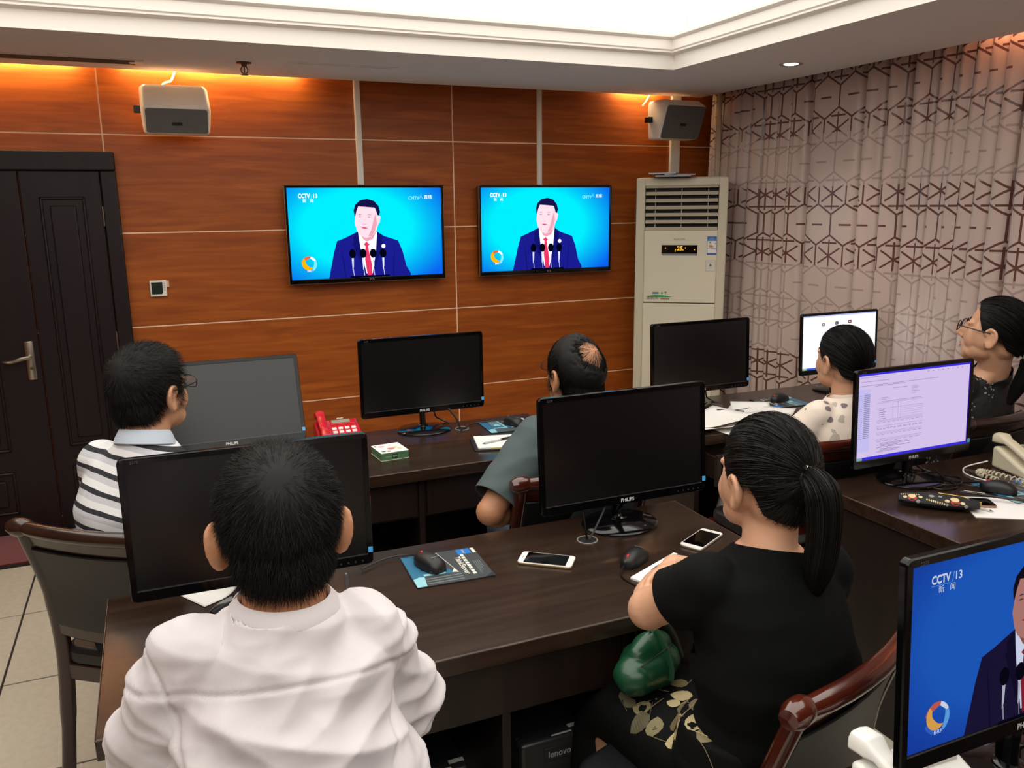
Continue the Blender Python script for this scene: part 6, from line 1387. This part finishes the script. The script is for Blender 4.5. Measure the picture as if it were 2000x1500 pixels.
tail4 = dict(path=[(0.0, -0.100, 0.040), (0.0, -0.128, 0.046), (0.004, -0.155, 0.015), (0.008, -0.160, -0.06), (0.012, -0.150, -0.14), (0.016, -0.135, -0.205)], n=2600, r=(0.022, 0.034))
build_hair(t, org, M, hc, s, 0.013, LINE_F, None, 9000, 0.1, 0.0, M_HAIR2, knot=(0.0, -0.104, 0.040), tail=tail4, K=9, seed=4, width=0.0008, thick_fn=lambda p: 1 + 0.4 * np.clip((p[:, 2] - 0.06) / 0.05, 0, 1))
tie = MB(); T4 = lambda p: tuple(hc + M @ (Vector(p) * s) - org)
tie.tube([T4((0.019 * math.cos(a), -0.120 + 0.006 * math.sin(a), 0.044 + 0.019 * math.sin(a))) for a in [2 * PI * k / 16 for k in range(16)]], 0.006, 8, closed=True); tie.build('hair_tie', M_DARK, t)
m = MB(); m.box(T4((-0.006, -0.121, 0.066)), (0.020, 0.012, 0.009), M @ R3('Y', 20)); m.build('hair_clip', M_CHROME, t, bevel=0.001)
# gold leaf print on the skirt
bvs = BVHTree.FromObject(lo, bpy.context.evaluated_depsgraph_get()); lm = MB(); rnd = random.Random(9)
def leaf_print(cx, cy, cz, a, ln, wd, mi):
    d_ = Vector((0.22, 0.10, -0.97)).normalized()
    ux = Vector((math.cos(a), math.sin(a), 0)); ux = (ux - d_ * ux.dot(d_)).normalized(); uy = d_.cross(ux); c = Vector((cx, cy, cz)) - org
    K = 9; L_, R_ = [], []
    for k in range(K + 1):
        q = k / K; w_ = wd * math.sin(PI * q ** 0.8) ** 0.75 * (1 + 0.08 * (k % 2)); L_.append(c + ux * ln * (q - 0.5) + uy * w_ / 2); R_.append(c + ux * ln * (q - 0.5) - uy * w_ / 2)
    st = [c + ux * ln * (-0.5 - 0.12 * k) + uy * 0.012 * k for k in range(4)]
    a1, b1 = decal(bvs, L_, d_, 0.0014), decal(bvs, R_, d_, 0.0014)
    if None in a1 or None in b1: return
    lm.add(a1 + b1, [(i, i + 1, K + 1 + i + 1, K + 1 + i) for i in range(K)], mi)
    s1 = decal(bvs, st, d_, 0.002)
    if None not in s1: lm.tube(s1, 0.0009, 5, mi)
for q in ((1.047, 1.461, 0.6, 2.6, 0.046, 0.042, 1), (1.018, 1.406, 0.6, 2.3, 0.052, 0.044, 0), (0.985, 1.39, 0.6, 2.0, 0.034, 0.028, 0), (0.998, 1.351, 0.6, 0.5, 0.052, 0.044, 1), (0.951, 1.322, 0.6, 0.6, 0.046, 0.030, 1), (0.90, 1.40, 0.6, 2.9, 0.050, 0.044, 2), (0.875, 1.345, 0.6, 2.4, 0.048, 0.046, 1), (0.945, 1.245, 0.6, 0.9, 0.056, 0.036, 0), (0.945, 1.20, 0.6, 0.4, 0.05, 0.04, 1), (0.85, 1.275, 0.6, 2.0, 0.046, 0.036, 1), (0.866, 1.25, 0.6, 1.2, 0.045, 0.028, 0), (0.915, 1.47, 0.6, 1.6, 0.045, 0.025, 2), (0.925, 1.43, 0.6, 2.2, 0.046, 0.040, 1), (0.915, 1.36, 0.6, 0.7, 0.046, 0.040, 1), (0.92, 1.29, 0.6, 2.4, 0.044, 0.034, 0), (0.985, 1.29, 0.6, 1.1, 0.046, 0.036, 1), (1.0, 1.49, 0.6, 0.9, 0.046, 0.036, 1), (1.12, 1.42, 0.6, 2.5, 0.05, 0.04, 1), (1.16, 1.34, 0.6, 0.8, 0.05, 0.036, 0), (1.09, 1.30, 0.6, 2.2, 0.044, 0.036, 2), (0.93, 1.50, 0.6, 0.3, 0.05, 0.036, 2), (1.04, 1.54, 0.6, 2.7, 0.05, 0.04, 1)): leaf_print(*q)
o = lm.build('leaf_print', [mat('leaf_gold', 'c2b184', 0.6), mat('leaf_olive', '857a58', 0.6), mat('leaf_dim', '5b563f', 0.6)], t, smooth=False); o['kind'] = 'stuff'

# ---- woman in the floral blouse ---------------------------------------------
P5 = dict(head=(2.375, 2.35, 1.115), hs=0.98, fem=True, yaw=0, pitch=4, ta=0, nb=(2.385, 2.318, 0.968), shL=(2.240, 2.325, 0.918), shR=(2.53, 2.315, 0.918), ch=(2.385, 2.30, 0.80), wa=(2.38, 2.31, 0.66), pe=(2.36, 2.38, 0.54), bulk=0.98, arm=0.95,
          elL=(2.165, 2.43, 0.76), wrL=(2.26, 2.66, 0.79), elR=(2.60, 2.43, 0.76), wrR=(2.52, 2.66, 0.79), handL=((0.2, 1, -0.1), (0, 0, 1), 1, 0.3), handR=((-0.2, 1, -0.1), (0, 0, 1), -1, 0.3),
          knL=(2.28, 2.76, 0.50), knR=(2.45, 2.76, 0.50), anL=(2.28, 2.76, 0.08), anR=(2.45, 2.76, 0.08), skin=SK_F,
          shirt=dict(name='blouse', mat=M_FLORAL, inf=0.014, sleeve=0.85, cuff=0.070, amp=0.006, folds=folds((8, 8, 10), (16, 16, 20), 3.3), neck=0.058, neck_h=0.02, collar=dict(h=0.022, lay=False, gap=4)), lower=dict(type='skirt', mat=M_FLORAL))
t, org, M, hc, s, body, sh, lo = make_person('person', 'woman in a pale floral blouse in front of the white screen', P5)
tail5 = dict(path=[(0.0, -0.100, -0.025), (0.0, -0.125, -0.030), (0.0, -0.128, -0.07), (0.0, -0.118, -0.13), (0.0, -0.110, -0.18)], n=1300, r=(0.020, 0.026))
build_hair(t, org, M, hc, s, 0.017, LINE_F, None, 3800, 0.1, 0.0, M_HAIR, knot=(0.0, -0.106, -0.025), tail=tail5, K=8, seed=6, width=0.001)

# ---- woman in black lace ----------------------------------------------------
P6 = dict(head=(2.95, 2.165, 1.205), hs=1.05, fem=True, yaw=-24, pitch=10, ta=-14, nb=(3.0, 2.185, 1.050), shL=(2.850, 2.205, 0.985), shR=(3.155, 2.285, 0.985), ch=(3.0, 2.25, 0.86), wa=(3.01, 2.27, 0.70), pe=(3.02, 2.36, 0.55), bulk=1.02, arm=1.0,
          elL=(2.80, 2.335, 0.775), wrL=(2.85, 2.60, 0.79), elR=(3.23, 2.42, 0.78), wrR=(3.10, 2.68, 0.79), handL=((0.1, 1, -0.1), (0, 0, 1), 1, 0.3), handR=((-0.2, 1, -0.1), (0, 0, 1), -1, 0.3),
          knL=(2.86, 2.76, 0.50), knR=(3.04, 2.80, 0.50), anL=(2.86, 2.78, 0.08), anR=(3.04, 2.82, 0.08), skin=SK_F,
          shirt=dict(name='lace_top', mat=M_LACE, inf=0.012, sleeve=0.70, cuff=0.068, amp=0.004, folds=folds((8, 8, 10), (16, 16, 20), 8.3), neck=0.062, neck_h=0.004), lower=dict(type='skirt', mat=M_SKIRT))
t, org, M, hc, s, body, sh, lo = make_person('person', 'woman in black lace top and glasses in profile by the curtain', P6)
tail6 = dict(path=[(0.0, -0.102, -0.040), (0.0, -0.130, -0.050), (0.0, -0.140, -0.09), (0.0, -0.130, -0.17), (0.0, -0.120, -0.24)], n=1300, r=(0.020, 0.030))
build_hair(t, org, M, hc, s, 0.015, LINE_F, None, 3800, 0.1, 0.0, M_HAIR, knot=(0.0, -0.108, -0.040), tail=tail6, K=8, seed=7, width=0.001)
glasses(t, org, M, hc, s, mat('wine_frame', '2a0e10', 0.3), 0.0020)
m = MB(); T6 = lambda p: tuple(hc + M @ (Vector(p) * s) - org); m.tube([T6((0.021 * math.cos(a), -0.124, -0.047 + 0.021 * math.sin(a))) for a in [2 * PI * k / 16 for k in range(16)]], 0.0055, 8, closed=True); m.build('hair_tie', mat('yellow_band', 'c9b96a', 0.6), t)

# ------------------------------------------------------------------ green leather bag on the lap of the woman in black
bg = thing('handbag', 'green leather handbag on the lap of the woman in the black T-shirt', 'bag', (0.985, 1.50, 0.595), 20)
m = MB(); m.ell((0, 0, 0.048), (0.094, 0.062, 0.050), None, 28); m.ell((0.006, 0, 0.085), (0.066, 0.036, 0.042), None, 28); m.ell((0.012, 0, 0.112), (0.036, 0.018, 0.020), None, 24); m.ell((-0.05, -0.005, 0.045), (0.052, 0.048, 0.042), None, 24)
me = voxel(m, 0.004, 16); wrinkle(me, 0.009, folds((14, 14, 9), (26, 26, 16), 1.0, 0.9)); M_GRN = mat('green_leather', '17492f', 0.30, spec=0.6, bump=(160, 0.1)); link('bag_body', me, M_GRN, bg, ang=0)
m = MB(); m.tube(smoothpath([(0.0, -0.060, 0.035), (0.005, -0.055, 0.07), (0.012, -0.03, 0.11), (0.015, -0.005, 0.128)], 5), 1.0, 8, flat=(0.016, 0.004, (1, 0, 0))); m.build('strap_tab', M_GRN, bg)
m = MB(); m.tube([(0.016 + 0.014 * math.cos(a), -0.002, 0.140 + 0.014 * math.sin(a)) for a in [2 * PI * k / 16 for k in range(16)]], 0.0022, 8, closed=True); m.build('metal_ring', M_STEEL, bg)
m = MB(); m.tube(smoothpath([(0.018, 0.0, 0.150), (0.05, 0.0, 0.145), (0.09, -0.01, 0.09), (0.11, -0.02, 0.03)], 5), 1.0, 8, flat=(0.010, 0.003, (0, 1, 0))); m.build('shoulder_strap', mat('dark_strap', '16201b', 0.4), bg)
m = MB(); m.tube(smoothpath([(-0.085, -0.02, 0.07), (-0.03, -0.045, 0.10), (0.03, -0.045, 0.105), (0.07, -0.02, 0.08)], 5), 0.0016, 6); m.build('seam', mat('dark_strap', '16201b', 0.4), bg)
